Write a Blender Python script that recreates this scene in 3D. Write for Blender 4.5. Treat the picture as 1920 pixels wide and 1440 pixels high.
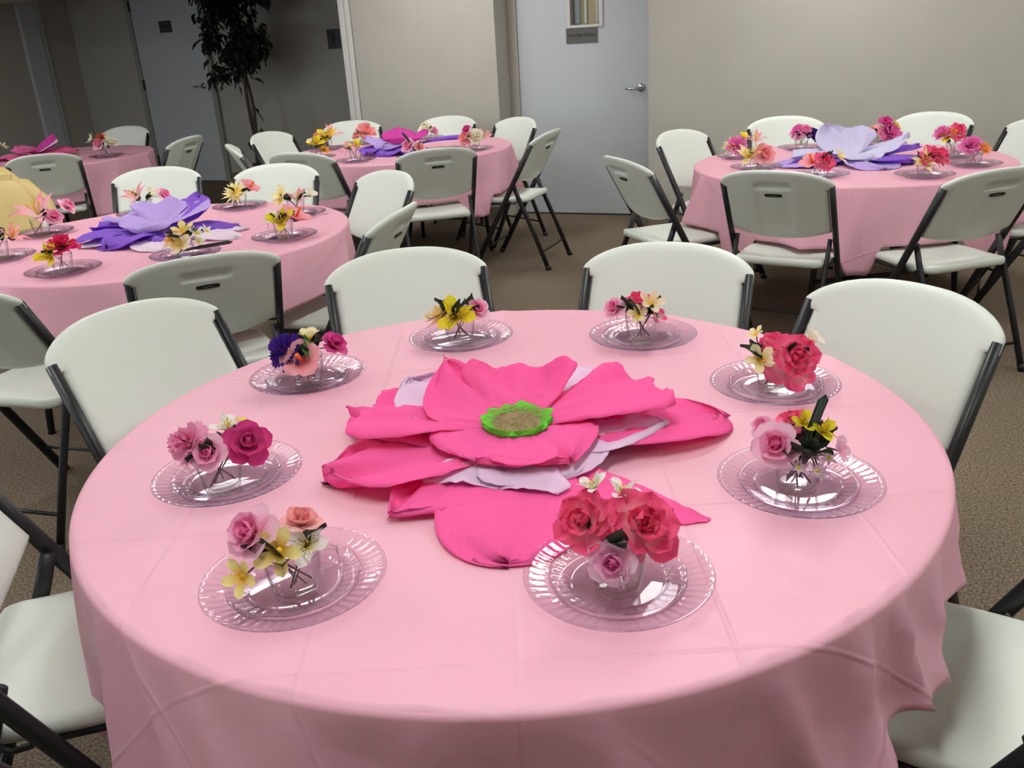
import bpy, bmesh, math, random
from mathutils import Vector, Matrix, Euler
import numpy as np

# ------------------------------------------------------------------ scene, camera, light
scene = bpy.context.scene
for o in list(bpy.data.objects):
    bpy.data.objects.remove(o, do_unlink=True)
COL = scene.collection
PI = math.pi

def rad(d): return math.radians(d)
def lin(c):
    c = c / 255.0
    return c / 12.92 if c <= 0.04045 else ((c + 0.055) / 1.055) ** 2.4
def rgb(r, g, b): return (lin(r), lin(g), lin(b), 1.0)

cam_data = bpy.data.cameras.new('camera')
cam_data.sensor_fit = 'HORIZONTAL'
cam_data.sensor_width = 36.0
cam_data.lens = 1660.0 / 1920.0 * 36.0
cam_data.clip_start = 0.05
cam = bpy.data.objects.new('camera', cam_data)
COL.objects.link(cam)
_pt, _rl = rad(21.50), rad(-3.466)
_fw = Vector((0, math.cos(_pt), -math.sin(_pt)))
_up = Vector((0, math.sin(_pt), math.cos(_pt)))
_rt = Vector((1, 0, 0))
_r2 = math.cos(_rl) * _rt + math.sin(_rl) * _up
_u2 = -math.sin(_rl) * _rt + math.cos(_rl) * _up
_m = Matrix((_r2, _u2, -_fw)).transposed().to_4x4()
_m.translation = Vector((0.0123, -1.539, 1.434))
cam.matrix_world = _m
scene.camera = cam

world = bpy.data.worlds.new('world')
scene.world = world
world.use_nodes = True
_bg = world.node_tree.nodes['Background']
_bg.inputs[0].default_value = (0.75, 0.86, 1.0, 1)
_bg.inputs[1].default_value = 0.35

scene.view_settings.view_transform = 'Standard'
scene.view_settings.look = 'None'
scene.view_settings.gamma = 1.0
scene.view_settings.use_curve_mapping = False
scene.view_settings.exposure = 0.06
scene.cycles.transparent_max_bounces = 32
scene.cycles.max_bounces = 10
TROFFER = 23.0       # emission strength of the ceiling panels
DAYLIGHT = 4.5       # emission strength of the daylit windows

# ------------------------------------------------------------------ room frame
WA = rad(-23.26)
WV = Vector((math.cos(WA), math.sin(WA), 0))
NV = Vector((-math.sin(WA), math.cos(WA), 0))
def RP(a, b, z=0.0): return WV * a + NV * b + Vector((0, 0, z))

# ------------------------------------------------------------------ helpers
def tag(o, label=None, cat=None, group=None, kind=None):
    if label: o['label'] = label
    if cat: o['category'] = cat
    if group: o['group'] = group
    if kind: o['kind'] = kind
    return o

def mk_mesh(name, verts, faces, mats, smooth=True, sharp=None):
    me = bpy.data.meshes.new(name)
    me.from_pydata([tuple(v) for v in verts], [], faces)
    for m in (mats if isinstance(mats, (list, tuple)) else [mats]):
        me.materials.append(m)
    if smooth:
        me.polygons.foreach_set('use_smooth', [True] * len(me.polygons))
    me.update()
    return me

def obj(name, me, parent=None, loc=(0, 0, 0), rot=(0, 0, 0)):
    o = bpy.data.objects.new(name, me)
    COL.objects.link(o)
    o.location = loc
    o.rotation_euler = rot
    if parent is not None: o.parent = parent
    return o

def empty(name, loc=(0, 0, 0), rz=0.0):
    o = bpy.data.objects.new(name, None)
    o.empty_display_size = 0.05
    COL.objects.link(o)
    o.location = loc
    o.rotation_euler = (0, 0, rz)
    return o

def copy_tree(o, parent=None):
    c = o.copy()
    COL.objects.link(c)
    c.parent = parent
    for ch in list(o.children): copy_tree(ch, c)
    return c

class MB:
    """collects simple solids into one mesh"""
    def __init__(s): s.v = []; s.f = []
    def add(s, v, f):
        n = len(s.v); s.v += [tuple(x) for x in v]; s.f += [tuple(i + n for i in q) for q in f]
        return s
    def box(s, x0, x1, y0, y1, z0, z1, tf=None):
        v = [Vector(p) for p in ((x0,y0,z0),(x1,y0,z0),(x1,y1,z0),(x0,y1,z0),(x0,y0,z1),(x1,y0,z1),(x1,y1,z1),(x0,y1,z1))]
        if tf: v = [tf(p) for p in v]
        return s.add(v, [(0,3,2,1),(4,5,6,7),(0,1,5,4),(1,2,6,5),(2,3,7,6),(3,0,4,7)])
    def tube(s, pts, r, n=10, ry=None, side=(1, 0, 0), caps=True):
        """tube along pts; r may be a list; ry = radius along the second axis"""
        pts = [Vector(p) for p in pts]; k = len(pts)
        rs = r if isinstance(r, (list, tuple)) else [r] * k
        V = []; F = []
        side = Vector(side)
        for i, p in enumerate(pts):
            t = (pts[min(i + 1, k - 1)] - pts[max(i - 1, 0)]).normalized()
            a = side - t * side.dot(t)
            if a.length < 1e-4: a = Vector((0, 1, 0)) - t * t.y
            if a.length < 1e-4: a = Vector((1, 0, 0)) - t * t.x
            a.normalize(); b = t.cross(a)
            for j in range(n):
                q = 2 * PI * j / n
                V.append(p + a * (rs[i] * math.cos(q)) + b * ((ry * rs[i] / rs[0] if ry else rs[i]) * math.sin(q)))
        for i in range(k - 1):
            for j in range(n):
                j2 = (j + 1) % n
                F.append((i*n+j, i*n+j2, (i+1)*n+j2, (i+1)*n+j))
        if caps:
            F.append(tuple(range(n - 1, -1, -1))); F.append(tuple((k-1)*n + j for j in range(n)))
        return s.add(V, F)
    def lathe(s, prof, n=48, cap=False, fn=None):
        V = []; F = []; k = len(prof)
        for i, (r, z) in enumerate(prof):
            for j in range(n):
                q = 2 * PI * j / n
                rr, zz = (r, z) if fn is None else fn(i, r, z, q)
                V.append((rr * math.cos(q), rr * math.sin(q), zz))
        for i in range(k - 1):
            for j in range(n):
                j2 = (j + 1) % n
                F.append((i*n+j, i*n+j2, (i+1)*n+j2, (i+1)*n+j))
        if cap:
            F.append(tuple(range(n - 1, -1, -1))); F.append(tuple((k-1)*n + j for j in range(n)))
        return s.add(V, F)
    def mesh(s, name, mat, smooth=False): return mk_mesh(name, s.v, s.f, mat, smooth)
    def build(s, name, mat, parent=None, loc=(0,0,0), rot=(0,0,0), smooth=False):
        return obj(name, s.mesh(name, mat, smooth), parent, loc, rot)

def bevel(o, w=0.004, seg=2):
    m = o.modifiers.new('bevel', 'BEVEL'); m.width = w; m.segments = seg; m.limit_method = 'ANGLE'
    return o

def text_mesh(name, txt, size, mat, extrude=0.0006, bold=0.0):
    c = bpy.data.curves.new(name, 'FONT')
    c.body = txt; c.size = size; c.extrude = extrude; c.offset = bold
    c.align_x = 'CENTER'; c.align_y = 'CENTER'
    t = bpy.data.objects.new(name, c); COL.objects.link(t)
    dg = bpy.context.evaluated_depsgraph_get()
    me = bpy.data.meshes.new_from_object(t.evaluated_get(dg))
    bpy.data.objects.remove(t, do_unlink=True)
    me.name = name
    me.materials.clear(); me.materials.append(mat)
    return me

# ------------------------------------------------------------------ materials
def new_mat(name):
    m = bpy.data.materials.new(name); m.use_nodes = True
    return m, m.node_tree.nodes, m.node_tree.links, m.node_tree.nodes['Principled BSDF']

def plain(name, col, rough=0.5, metal=0.0, spec=0.5, noise=0.0, nscale=40.0, bump=0.0, bscale=200.0, coat=0.0):
    m, N, L, p = new_mat(name)
    p.inputs['Base Color'].default_value = col
    p.inputs['Roughness'].default_value = rough
    p.inputs['Metallic'].default_value = metal
    p.inputs['Specular IOR Level'].default_value = spec
    p.inputs['Coat Weight'].default_value = coat
    tc = N.new('ShaderNodeTexCoord')
    if noise:
        n = N.new('ShaderNodeTexNoise'); n.inputs['Scale'].default_value = nscale; n.inputs['Detail'].default_value = 4
        L.new(tc.outputs['Object'], n.inputs['Vector'])
        r = N.new('ShaderNodeMapRange'); r.inputs[1].default_value = 0.3; r.inputs[2].default_value = 0.7
        r.inputs[3].default_value = 1 - noise; r.inputs[4].default_value = 1 + noise
        L.new(n.outputs['Fac'], r.inputs[0])
        mx = N.new('ShaderNodeMix'); mx.data_type = 'RGBA'; mx.blend_type = 'MULTIPLY'; mx.inputs[0].default_value = 1
        mx.inputs[6].default_value = col
        L.new(r.outputs[0], mx.inputs[7]); L.new(mx.outputs[2], p.inputs['Base Color'])
    if bump:
        n = N.new('ShaderNodeTexNoise'); n.inputs['Scale'].default_value = bscale; n.inputs['Detail'].default_value = 3
        L.new(tc.outputs['Object'], n.inputs['Vector'])
        b = N.new('ShaderNodeBump'); b.inputs['Strength'].default_value = 0.5; b.inputs['Distance'].default_value = bump
        L.new(n.outputs['Fac'], b.inputs['Height']); L.new(b.outputs['Normal'], p.inputs['Normal'])
    return m

def emit(name, col, s):
    m, N, L, p = new_mat(name)
    N.remove(p)
    e = N.new('ShaderNodeEmission'); e.inputs[0].default_value = col; e.inputs[1].default_value = s
    L.new(e.outputs[0], N['Material Output'].inputs[0])
    return m

def clear_plastic(name, tint, ior=1.5, rough=0.02, edge=None):
    """clear thin-walled plastic: straight-through light plus Fresnel reflection, tinted a little where it is seen edge-on"""
    m, N, L, p = new_mat(name); N.remove(p)
    t = N.new('ShaderNodeBsdfTransparent')
    g = N.new('ShaderNodeBsdfGlossy'); g.inputs['Roughness'].default_value = rough
    lw = N.new('ShaderNodeLayerWeight'); lw.inputs['Blend'].default_value = 0.5
    le = N.new('ShaderNodeMath'); le.operation = 'POWER'; le.inputs[1].default_value = 3.6
    L.new(lw.outputs['Facing'], le.inputs[0])
    mc = N.new('ShaderNodeMix'); mc.data_type = 'RGBA'
    mc.inputs[6].default_value = tint; mc.inputs[7].default_value = edge or tint
    L.new(le.outputs[0], mc.inputs[0]); L.new(mc.outputs[2], t.inputs[0])
    f0 = ((ior - 1) / (ior + 1)) ** 2          # Schlick's Fresnel, the same on both faces of the thin wall
    l2 = N.new('ShaderNodeLayerWeight'); l2.inputs['Blend'].default_value = 0.5
    pw = N.new('ShaderNodeMath'); pw.operation = 'POWER'; pw.inputs[1].default_value = 5.0
    L.new(l2.outputs['Facing'], pw.inputs[0])
    f = N.new('ShaderNodeMath'); f.operation = 'MULTIPLY_ADD'; f.inputs[1].default_value = 1 - f0; f.inputs[2].default_value = f0
    L.new(pw.outputs[0], f.inputs[0])
    mx = N.new('ShaderNodeMixShader')
    L.new(f.outputs[0], mx.inputs[0]); L.new(t.outputs[0], mx.inputs[1]); L.new(g.outputs[0], mx.inputs[2])
    L.new(mx.outputs[0], N['Material Output'].inputs[0])
    return m

def thin_sheet(name, col, trans=0.35, rough=0.6, spec=0.2, wr=0.0, wscale=30.0, col2=None, streak=None, vein=False):
    """petals, tissue paper: diffuse + translucent; col at the base, col2 at the tip (mesh attribute 'along')"""
    m, N, L, p = new_mat(name)
    p.inputs['Roughness'].default_value = rough
    p.inputs['Specular IOR Level'].default_value = spec
    t = N.new('ShaderNodeBsdfTranslucent')
    rr = N.new('ShaderNodeRGB'); rr.outputs[0].default_value = col
    src = rr.outputs[0]
    tc = N.new('ShaderNodeTexCoord')
    if col2 is not None:
        a = N.new('ShaderNodeAttribute'); a.attribute_name = 'along'
        mr = N.new('ShaderNodeMapRange'); mr.inputs[1].default_value = 0.08; mr.inputs[2].default_value = 0.7
        L.new(a.outputs['Fac'], mr.inputs[0])
        mx = N.new('ShaderNodeMix'); mx.data_type = 'RGBA'
        mx.inputs[6].default_value = col; mx.inputs[7].default_value = col2
        L.new(mr.outputs[0], mx.inputs[0]); src = mx.outputs[2]
    if streak is not None:
        a2 = N.new('ShaderNodeAttribute'); a2.attribute_name = 'across'
        a1 = N.new('ShaderNodeAttribute'); a1.attribute_name = 'along'
        cb = N.new('ShaderNodeCombineXYZ')
        s1 = N.new('ShaderNodeMath'); s1.operation = 'MULTIPLY'; s1.inputs[1].default_value = 7.0
        s2 = N.new('ShaderNodeMath'); s2.operation = 'MULTIPLY'; s2.inputs[1].default_value = 4.0
        L.new(a2.outputs['Fac'], s1.inputs[0]); L.new(a1.outputs['Fac'], s2.inputs[0])
        L.new(s1.outputs[0], cb.inputs[0]); L.new(s2.outputs[0], cb.inputs[1])
        v = N.new('ShaderNodeTexNoise'); v.inputs['Scale'].default_value = 1.6; v.inputs['Detail'].default_value = 0
        L.new(cb.outputs[0], v.inputs['Vector'])
        gt = N.new('ShaderNodeMath'); gt.operation = 'GREATER_THAN'; gt.inputs[1].default_value = 0.61
        L.new(v.outputs['Fac'], gt.inputs[0])
        mx = N.new('ShaderNodeMix'); mx.data_type = 'RGBA'; mx.inputs[7].default_value = streak
        L.new(gt.outputs[0], mx.inputs[0]); L.new(src, mx.inputs[6]); src = mx.outputs[2]
    L.new(src, p.inputs['Base Color']); L.new(src, t.inputs['Color'])
    if wr:
        n = N.new('ShaderNodeTexNoise'); n.inputs['Scale'].default_value = wscale; n.inputs['Detail'].default_value = 5
        n.inputs['Distortion'].default_value = 1.2
        L.new(tc.outputs['Object'], n.inputs['Vector'])
        b = N.new('ShaderNodeBump'); b.inputs['Strength'].default_value = 0.6; b.inputs['Distance'].default_value = wr
        L.new(n.outputs['Fac'], b.inputs['Height']); L.new(b.outputs['Normal'], p.inputs['Normal'])
    ms = N.new('ShaderNodeMixShader'); ms.inputs[0].default_value = trans
    L.new(p.outputs[0], ms.inputs[1]); L.new(t.outputs[0], ms.inputs[2])
    L.new(ms.outputs[0], N['Material Output'].inputs[0])
    return m

def cloth_mat(name, col):
    """thin pink plastic sheet with the fold lines of its packet"""
    m, N, L, p = new_mat(name)
    p.inputs['Base Color'].default_value = col
    p.inputs['Roughness'].default_value = 0.42
    p.inputs['Specular IOR Level'].default_value = 0.35
    t = N.new('ShaderNodeBsdfTranslucent'); t.inputs[0].default_value = col
    uv = N.new('ShaderNodeUVMap'); uv.uv_map = 'flat'
    sp = N.new('ShaderNodeSeparateXYZ'); L.new(uv.outputs[0], sp.inputs[0])
    hs = []
    for k, per in ((0, 0.26), (1, 0.34)):
        pp = N.new('ShaderNodeMath'); pp.operation = 'PINGPONG'; pp.inputs[1].default_value = per / 2
        L.new(sp.outputs[k], pp.inputs[0])
        mr = N.new('ShaderNodeMapRange'); mr.interpolation_type = 'SMOOTHSTEP'
        mr.inputs[1].default_value = 0.0; mr.inputs[2].default_value = 0.006; mr.inputs[3].default_value = 1; mr.inputs[4].default_value = 0
        L.new(pp.outputs[0], mr.inputs[0]); hs.append(mr.outputs[0])
    ad = N.new('ShaderNodeMath'); ad.operation = 'ADD'; L.new(hs[0], ad.inputs[0]); L.new(hs[1], ad.inputs[1])
    n = N.new('ShaderNodeTexNoise'); n.inputs['Scale'].default_value = 9; n.inputs['Detail'].default_value = 3; n.inputs['Distortion'].default_value = 0.8
    L.new(uv.outputs[0], n.inputs['Vector'])
    sc = N.new('ShaderNodeMath'); sc.operation = 'MULTIPLY_ADD'; sc.inputs[1].default_value = 0.25
    L.new(ad.outputs[0], sc.inputs[0]); L.new(n.outputs['Fac'], sc.inputs[2])
    b = N.new('ShaderNodeBump'); b.inputs['Strength'].default_value = 0.75; b.inputs['Distance'].default_value = 0.006
    L.new(sc.outputs[0], b.inputs['Height']); L.new(b.outputs['Normal'], p.inputs['Normal'])
    ms = N.new('ShaderNodeMixShader'); ms.inputs[0].default_value = 0.36
    L.new(p.outputs[0], ms.inputs[1]); L.new(t.outputs[0], ms.inputs[2])
    L.new(ms.outputs[0], N['Material Output'].inputs[0])
    return m

M = {}
M['wall'] = plain('beige_wall_paint', rgb(180, 176, 167), 0.85, noise=0.03, nscale=3, bump=0.0008, bscale=120)
M['ceiling'] = plain('ceiling_tile', rgb(225, 222, 214), 0.9, noise=0.05, nscale=60)
M['trim'] = plain('trim_paint', rgb(205, 203, 200), 0.5)
M['door'] = plain('grey_door_paint', rgb(192, 197, 202), 0.42, noise=0.02, nscale=2)
M['door_dark'] = plain('shadow_gap', rgb(40, 38, 36), 0.8)
M['base'] = plain('vinyl_baseboard', rgb(120, 110, 98), 0.6)
M['chrome'] = plain('brushed_chrome', rgb(190, 192, 198), 0.22, metal=1.0)
M['sign'] = plain('sign_plate', rgb(92, 92, 88), 0.5)
M['sign_dark'] = plain('dark_sign_plate', rgb(52, 58, 60), 0.5)
M['ink'] = plain('sign_ink', rgb(28, 28, 26), 0.6)
M['chairwhite'] = plain('white_polyethylene', rgb(212, 217, 210), 0.46, spec=0.4, noise=0.012, nscale=300, bump=0.0003, bscale=700)
M['frame'] = plain('dark_bronze_powder_coat', rgb(27, 28, 31), 0.42, spec=0.5)
M['rubber'] = plain('black_plastic', rgb(16, 16, 17), 0.5)
M['badge_ink'] = plain('badge_silver', rgb(120, 120, 116), 0.5)
M['tabletop'] = plain('table_plastic', rgb(225, 224, 218), 0.5)
M['cloth'] = cloth_mat('pink_plastic_sheet', rgb(251, 199, 218))
M['plate'] = clear_plastic('clear_plate_plastic', (0.980, 0.970, 0.978, 1), 1.5, 0.03, (0.60, 0.55, 0.72, 1))
M['cup'] = clear_plastic('clear_cup_plastic', (0.98, 0.98, 0.98, 1), 1.58, 0.02, (0.5, 0.5, 0.5, 1))
M['stem'] = plain('stem_brown_green', rgb(62, 48, 44), 0.6)
M['leaf'] = thin_sheet('silk_leaf', rgb(38, 52, 36), 0.2, 0.45, 0.4, 0.0008, 60)
M['leafbright'] = thin_sheet('silk_leaf_bright', rgb(70, 122, 44), 0.25, 0.5, 0.3, 0.0008, 60)
M['blade'] = thin_sheet('blade_leaf', rgb(26, 58, 48), 0.1, 0.25, 0.6)
M['raffia'] = plain('raffia', rgb(160, 136, 98), 0.8, noise=0.3, nscale=200)
M['lime'] = thin_sheet('lime_crepe', rgb(120, 222, 70), 0.3, 0.7, 0.1, 0.004, 60)
M['stamen'] = plain('stamen_yellow', rgb(226, 176, 40), 0.6)
M['stamen_o'] = plain('stamen_orange', rgb(236, 104, 40), 0.6)
M['core_dark'] = plain('daisy_core', rgb(60, 36, 24), 0.8)
M['trunk'] = plain('ficus_bark', rgb(78, 64, 54), 0.85, noise=0.2, nscale=30)
M['ficus'] = plain('ficus_leaf', rgb(30, 40, 34), 0.4, spec=0.5)
M['ficus_red'] = plain('ficus_leaf_reddish', rgb(52, 30, 34), 0.45)
M['pot'] = plain('ficus_basket', rgb(120, 92, 62), 0.8, noise=0.3, nscale=90)
M['jacket'] = plain('yellow_satin', rgb(208, 184, 124), 0.42, spec=0.4, noise=0.03, nscale=12, bump=0.002, bscale=25)
M['troffer'] = emit('fluorescent_diffuser', (0.97, 1.0, 0.95, 1), TROFFER)
M['daylight'] = emit('daylit_blind', (0.80, 0.90, 1.0, 1), DAYLIGHT)
M['steel'] = plain('white_enamel', rgb(220, 220, 216), 0.5)
M['glass'] = clear_plastic('window_glass', (0.96, 0.97, 0.96, 1), 1.5, 0.01)

def carpet():
    m, N, L, p = new_mat('brown_loop_carpet')
    tc = N.new('ShaderNodeTexCoord')
    n1 = N.new('ShaderNodeTexNoise'); n1.inputs['Scale'].default_value = 140; n1.inputs['Detail'].default_value = 3
    n2 = N.new('ShaderNodeTexNoise'); n2.inputs['Scale'].default_value = 1.6; n2.inputs['Detail'].default_value = 3
    for n in (n1, n2): L.new(tc.outputs['Object'], n.inputs['Vector'])
    cr = N.new('ShaderNodeValToRGB')
    cr.color_ramp.elements[0].position = 0.32; cr.color_ramp.elements[0].color = rgb(80, 69, 59)
    cr.color_ramp.elements[1].position = 0.68; cr.color_ramp.elements[1].color = rgb(144, 128, 110)
    L.new(n1.outputs['Fac'], cr.inputs[0])
    mr = N.new('ShaderNodeMapRange'); mr.inputs[3].default_value = 0.88; mr.inputs[4].default_value = 1.1
    L.new(n2.outputs['Fac'], mr.inputs[0])
    mx = N.new('ShaderNodeMix'); mx.data_type = 'RGBA'; mx.blend_type = 'MULTIPLY'; mx.inputs[0].default_value = 1
    L.new(cr.outputs[0], mx.inputs[6]); L.new(mr.outputs[0], mx.inputs[7]); L.new(mx.outputs[2], p.inputs['Base Color'])
    p.inputs['Roughness'].default_value = 0.95; p.inputs['Specular IOR Level'].default_value = 0.1
    b = N.new('ShaderNodeBump'); b.inputs['Strength'].default_value = 0.8; b.inputs['Distance'].default_value = 0.004
    L.new(n1.outputs['Fac'], b.inputs['Height']); L.new(b.outputs['Normal'], p.inputs['Normal'])
    return m
M['carpet'] = carpet()

# ------------------------------------------------------------------ the room
A0, A1, B0, BW, BP, BD, BE, H = -8.57, 4.2, -4.6, 5.26, 5.42, 5.68, 7.25, 2.62
def rbox(name, a0, a1, b0, b1, z0, z1, mat, parent=None, kind='structure'):
    mb = MB().box(a0, a1, b0, b1, z0, z1)
    o = mb.build(name, mat, parent, rot=(0, 0, WA) if parent is None else (0, 0, 0))
    if parent is None and kind: o['kind'] = kind
    return o

rbox('floor', A0 - .2, A1 + .2, B0 - .2, BE + .2, -0.1, 0, M['carpet'])
rbox('ceiling', A0 - .2, A1 + .2, B0 - .2, BE + .2, H, H + 0.1, M['ceiling'])
rbox('wall_back', -1.024, A1 + .2, BW, BW + 0.62, 0, H, M['wall'])
rbox('wall_back_panel', -3.558, -2.281, BP, BP + 0.5, 0, H, M['wall'])
rbox('wall_above_door', -2.281, -1.024, BD - .06, BD + .2, 2.14, H, M['wall'])
rbox('wall_hall_end', A0 - .2, -3.4, BE, BE + .2, 0, H, M['wall'])
rbox('wall_hall_right', -3.60, -3.50, BP + 0.1, BE, 0, H, M['wall'])
rbox('wall_hall_light_block', A0, -3.56, BW - 0.2, BW + 0.3, 2.0, H, M['wall'])  # unseen header, added to keep the ceiling light out of the hall
rbox('wall_left', A0 - .2, A0, B0, BE, 0, H, M['wall'])
rbox('wall_right', A1, A1 + .2, B0, BW, 0, H, M['wall'])
rbox('wall_rear', A0, A1, B0 - .2, B0, 0, H, M['wall'])
# trims: the casing at the left end of the panel, a boxed column of painted steel on the left wall
t = rbox('trim_1', -3.662, -3.612, BP - 0.025, BP + 0.5, 0, H, M['trim']); bevel(t, .004)
t = rbox('trim_2', -3.609, -3.566, BP - 0.016, BP + 0.1, 0, H, M['trim']); bevel(t, .004)
t = rbox('trim_3', A0, A0 + 0.05, 6.50, 6.74, 0, H, M['door']); bevel(t, .006)
t = rbox('trim_4', A0, A0 + 0.03, 6.745, 6.82, 0, H, M['door']); bevel(t, .006)
rbox('baseboard_back', -1.024, A1, BW - 0.012, BW, 0, 0.10, M['base'])
rbox('baseboard_panel', -3.558, -2.281, BP - 0.012, BP, 0, 0.10, M['base'])
rbox('baseboard_hall', A0, -3.5, BE - 0.012, BE, 0, 0.10, M['base'])
rbox('baseboard_left', A0, A0 + 0.012, B0, 6.5, 0, 0.10, M['base'])

def room_empty(name, a, b, z=0): 
    e = empty(name, RP(a, b, z), WA); return e

def lever(parent, a, z, y, mat):
    """lever handle on a door: rosette at (a, z), lever pointing towards -a"""
    h = MB().lathe([(0.0, 0), (0.033, 0), (0.033, 0.006), (0.026, 0.012), (0.012, 0.014), (0.0, 0.014)], 28)
    e = h.build('lever_handle', mat, parent, loc=(a, y, z), rot=(PI / 2, 0, 0), smooth=True)
    l = MB().tube([(0, 0, 0.0), (0, 0, 0.045), (-0.008, 0, 0.054), (-0.03, 0, 0.056), (-0.08, -0.002, 0.054), (-0.112, -0.004, 0.050)], [0.011, 0.011, 0.011, 0.0105, 0.0095, 0.008], 12, side=(0, 1, 0))
    l.build('lever', mat, e, smooth=True)
    return e

# door_1: the office door with a small window
d1 = room_empty('door_1', -1.61, BD, 0); d1['kind'] = 'structure'
x0, x1 = -0.585, 0.49
wx0, wx1, wz0 = -0.135, 0.098, 1.475
mb = MB()
mb.box(x0, wx0, 0, 0.045, 0.012, 2.12); mb.box(wx1, x1, 0, 0.045, 0.012, 2.12)
mb.box(wx0, wx1, 0, 0.045, 0.012, wz0); mb.box(wx0, wx1, 0, 0.045, 2.02, 2.12)
mb.build('door_slab', M['door'], d1)
fr = MB()
fr.box(-0.671, x0 - 0.004, -0.01, 0.1, 0, 2.14); fr.box(x1 + 0.004, 0.59, -0.01, 0.1, 0, 2.14)
bevel(fr.build('door_frame', M['wall'], d1), .003)
MB().box(x0, x1, -0.004, 0.05, 0, 0.012).build('threshold_shade', M['door_dark'], d1)  # dark strip painted as the shade under the door
wf = MB()
wf.box(wx0 - 0.03, wx0, -0.014, 0.05, wz0 - 0.022, 2.04); wf.box(wx1, wx1 + 0.03, -0.014, 0.05, wz0 - 0.022, 2.04); wf.box(wx0, wx1, -0.014, 0.05, wz0 - 0.022, wz0)
wo = wf.build('window_frame', M['trim'], d1); bevel(wo, .003)
MB().box(wx0, wx1, 0.018, 0.024, wz0, 2.02).build('window_pane', M['glass'], d1)
# behind the pane: pale strips painted as reflected daylit windows, in front of a curtain
MB().box(wx0 - .05, wx1 + .05, 0.09, 0.10, wz0 - .05, 2.06).build('window_curtain', plain('tan_curtain', rgb(196, 182, 150), 0.8), d1)
for k, (q0, q1, c) in enumerate(((-0.125, -0.085, (196, 214, 240)), (-0.045, -0.028, (232, 232, 228)), (0.05, 0.062, (225, 228, 232)), (0.068, 0.086, (228, 230, 236)))):
    MB().box(q0, q1, 0.075, 0.08, wz0 + 0.01, 1.98).build('reflection_strip', plain('reflection_strip_%d' % k, rgb(*c), 0.6), d1)
lever(d1, 0.424, 0.995, -0.001, M['chrome'])
s = room_empty('office_sign', -1.656, BD - 0.004, 1.398)
tag(s, 'grey HOSTESS OFFICE name plate on the pale door below its window', 'sign')
bevel(MB().box(-0.128, 0.128, -0.004, 0, -0.056, 0.056).build('plate', M['sign'], s), .0015)
obj('lettering', text_mesh('lettering', 'HOSTESS OFFICE', 0.0305, M['ink'], 0.0004, 0.0006), s, (0, -0.0045, 0.0), (PI / 2, 0, 0))

# door_2: the dim door at the end of the hall
d2 = room_empty('door_2', -7.105, BE, 0); d2['kind'] = 'structure'
MB().box(-0.485, 0.485, -0.03, 0.01, 0.012, 2.12).build('door_slab', M['door'], d2)
f2 = MB(); f2.box(-0.555, -0.49, -0.045, 0.0, 0, 2.16); f2.box(0.49, 0.555, -0.045, 0.0, 0, 2.16); f2.box(-0.555, 0.555, -0.045, 0, 2.13, 2.19)
bevel(f2.build('door_frame', plain('door_frame_grey', rgb(150, 148, 142), 0.5), d2), .004)
lever(d2, 0.385, 1.085, -0.031, M['chrome'])
for z in (0.25, 1.12, 1.98):
    MB().box(-0.494, -0.478, -0.052, -0.03, z - 0.06, z + 0.06).build('hinge', M['sign_dark'], d2)
s = room_empty('restroom_sign', -7.118, BE - 0.033, 1.74)
tag(s, 'small dark square sign on the grey door in the hall', 'sign')
bevel(MB().box(-0.088, 0.088, -0.006, 0, -0.062, 0.062).build('plate', M['sign_dark'], s), .002)
obj('lettering', text_mesh('lettering', 'MEN', 0.05, M['ink'], 0.0006, 0.0008), s, (0, -0.0068, 0), (PI / 2, 0, 0))
s = room_empty('pictogram_sign', -4.918, BE - 0.002, 1.498)
tag(s, 'dark rectangular pictogram sign on the hall wall beside the white casing', 'sign')
bevel(MB().box(-0.079, 0.079, -0.006, 0, -0.098, 0.098).build('plate', M['sign_dark'], s), .002)
pc = MB()
pc.lathe([(0, -0.001), (0.012, -0.001), (0.012, 0.001), (0, 0.001)], 16)
pc.v = [(x, z - 0.0075, y + 0.052) for x, y, z in pc.v]
pc.box(-0.016, 0.016, -0.0085, -0.006, -0.008, 0.036); pc.box(-0.014, -0.003, -0.0085, -0.006, -0.05, -0.008); pc.box(0.003, 0.014, -0.0085, -0.006, -0.05, -0.008)
pc.build('pictogram', M['ink'], s)

# daylit windows (behind and to the left of the camera)
def window(n, along, at, z0, z1, wall):
    w = room_empty('window_%d' % n, *( (along, B0) if wall == 'rear' else (A0, along)), 0)
    w['kind'] = 'structure'
    if wall == 'left': w.rotation_euler = (0, 0, WA - PI / 2)
    wd = at / 2
    f = MB()
    f.box(-wd - .06, -wd, -.001, .05, z0 - .06, z1 + .06); f.box(wd, wd + .06, -.001, .05, z0 - .06, z1 + .06)
    f.box(-wd, wd, -.001, .05, z0 - .06, z0); f.box(-wd, wd, -.001, .05, z1, z1 + .06); f.box(-.02, .02, .0, .04, z0, z1)
    f.build('window_frame', M['trim'], w)
    k = int((z1 - z0) / 0.09)
    for i in range(k):
        zz = z0 + (i + .5) * (z1 - z0) / k
        MB().box(-wd, wd, .006, .012, zz - .036, zz + .036).build('blind_slat', M['daylight'], w)
window(1, -6.6, 1.8, 0.9, 2.2, 'rear')
window(2, -3.6, 1.8, 0.9, 2.2, 'rear')
window(3, -1.6, 2.0, 0.9, 2.2, 'left')
window(4, 1.4, 2.0, 0.9, 2.2, 'left')

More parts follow.
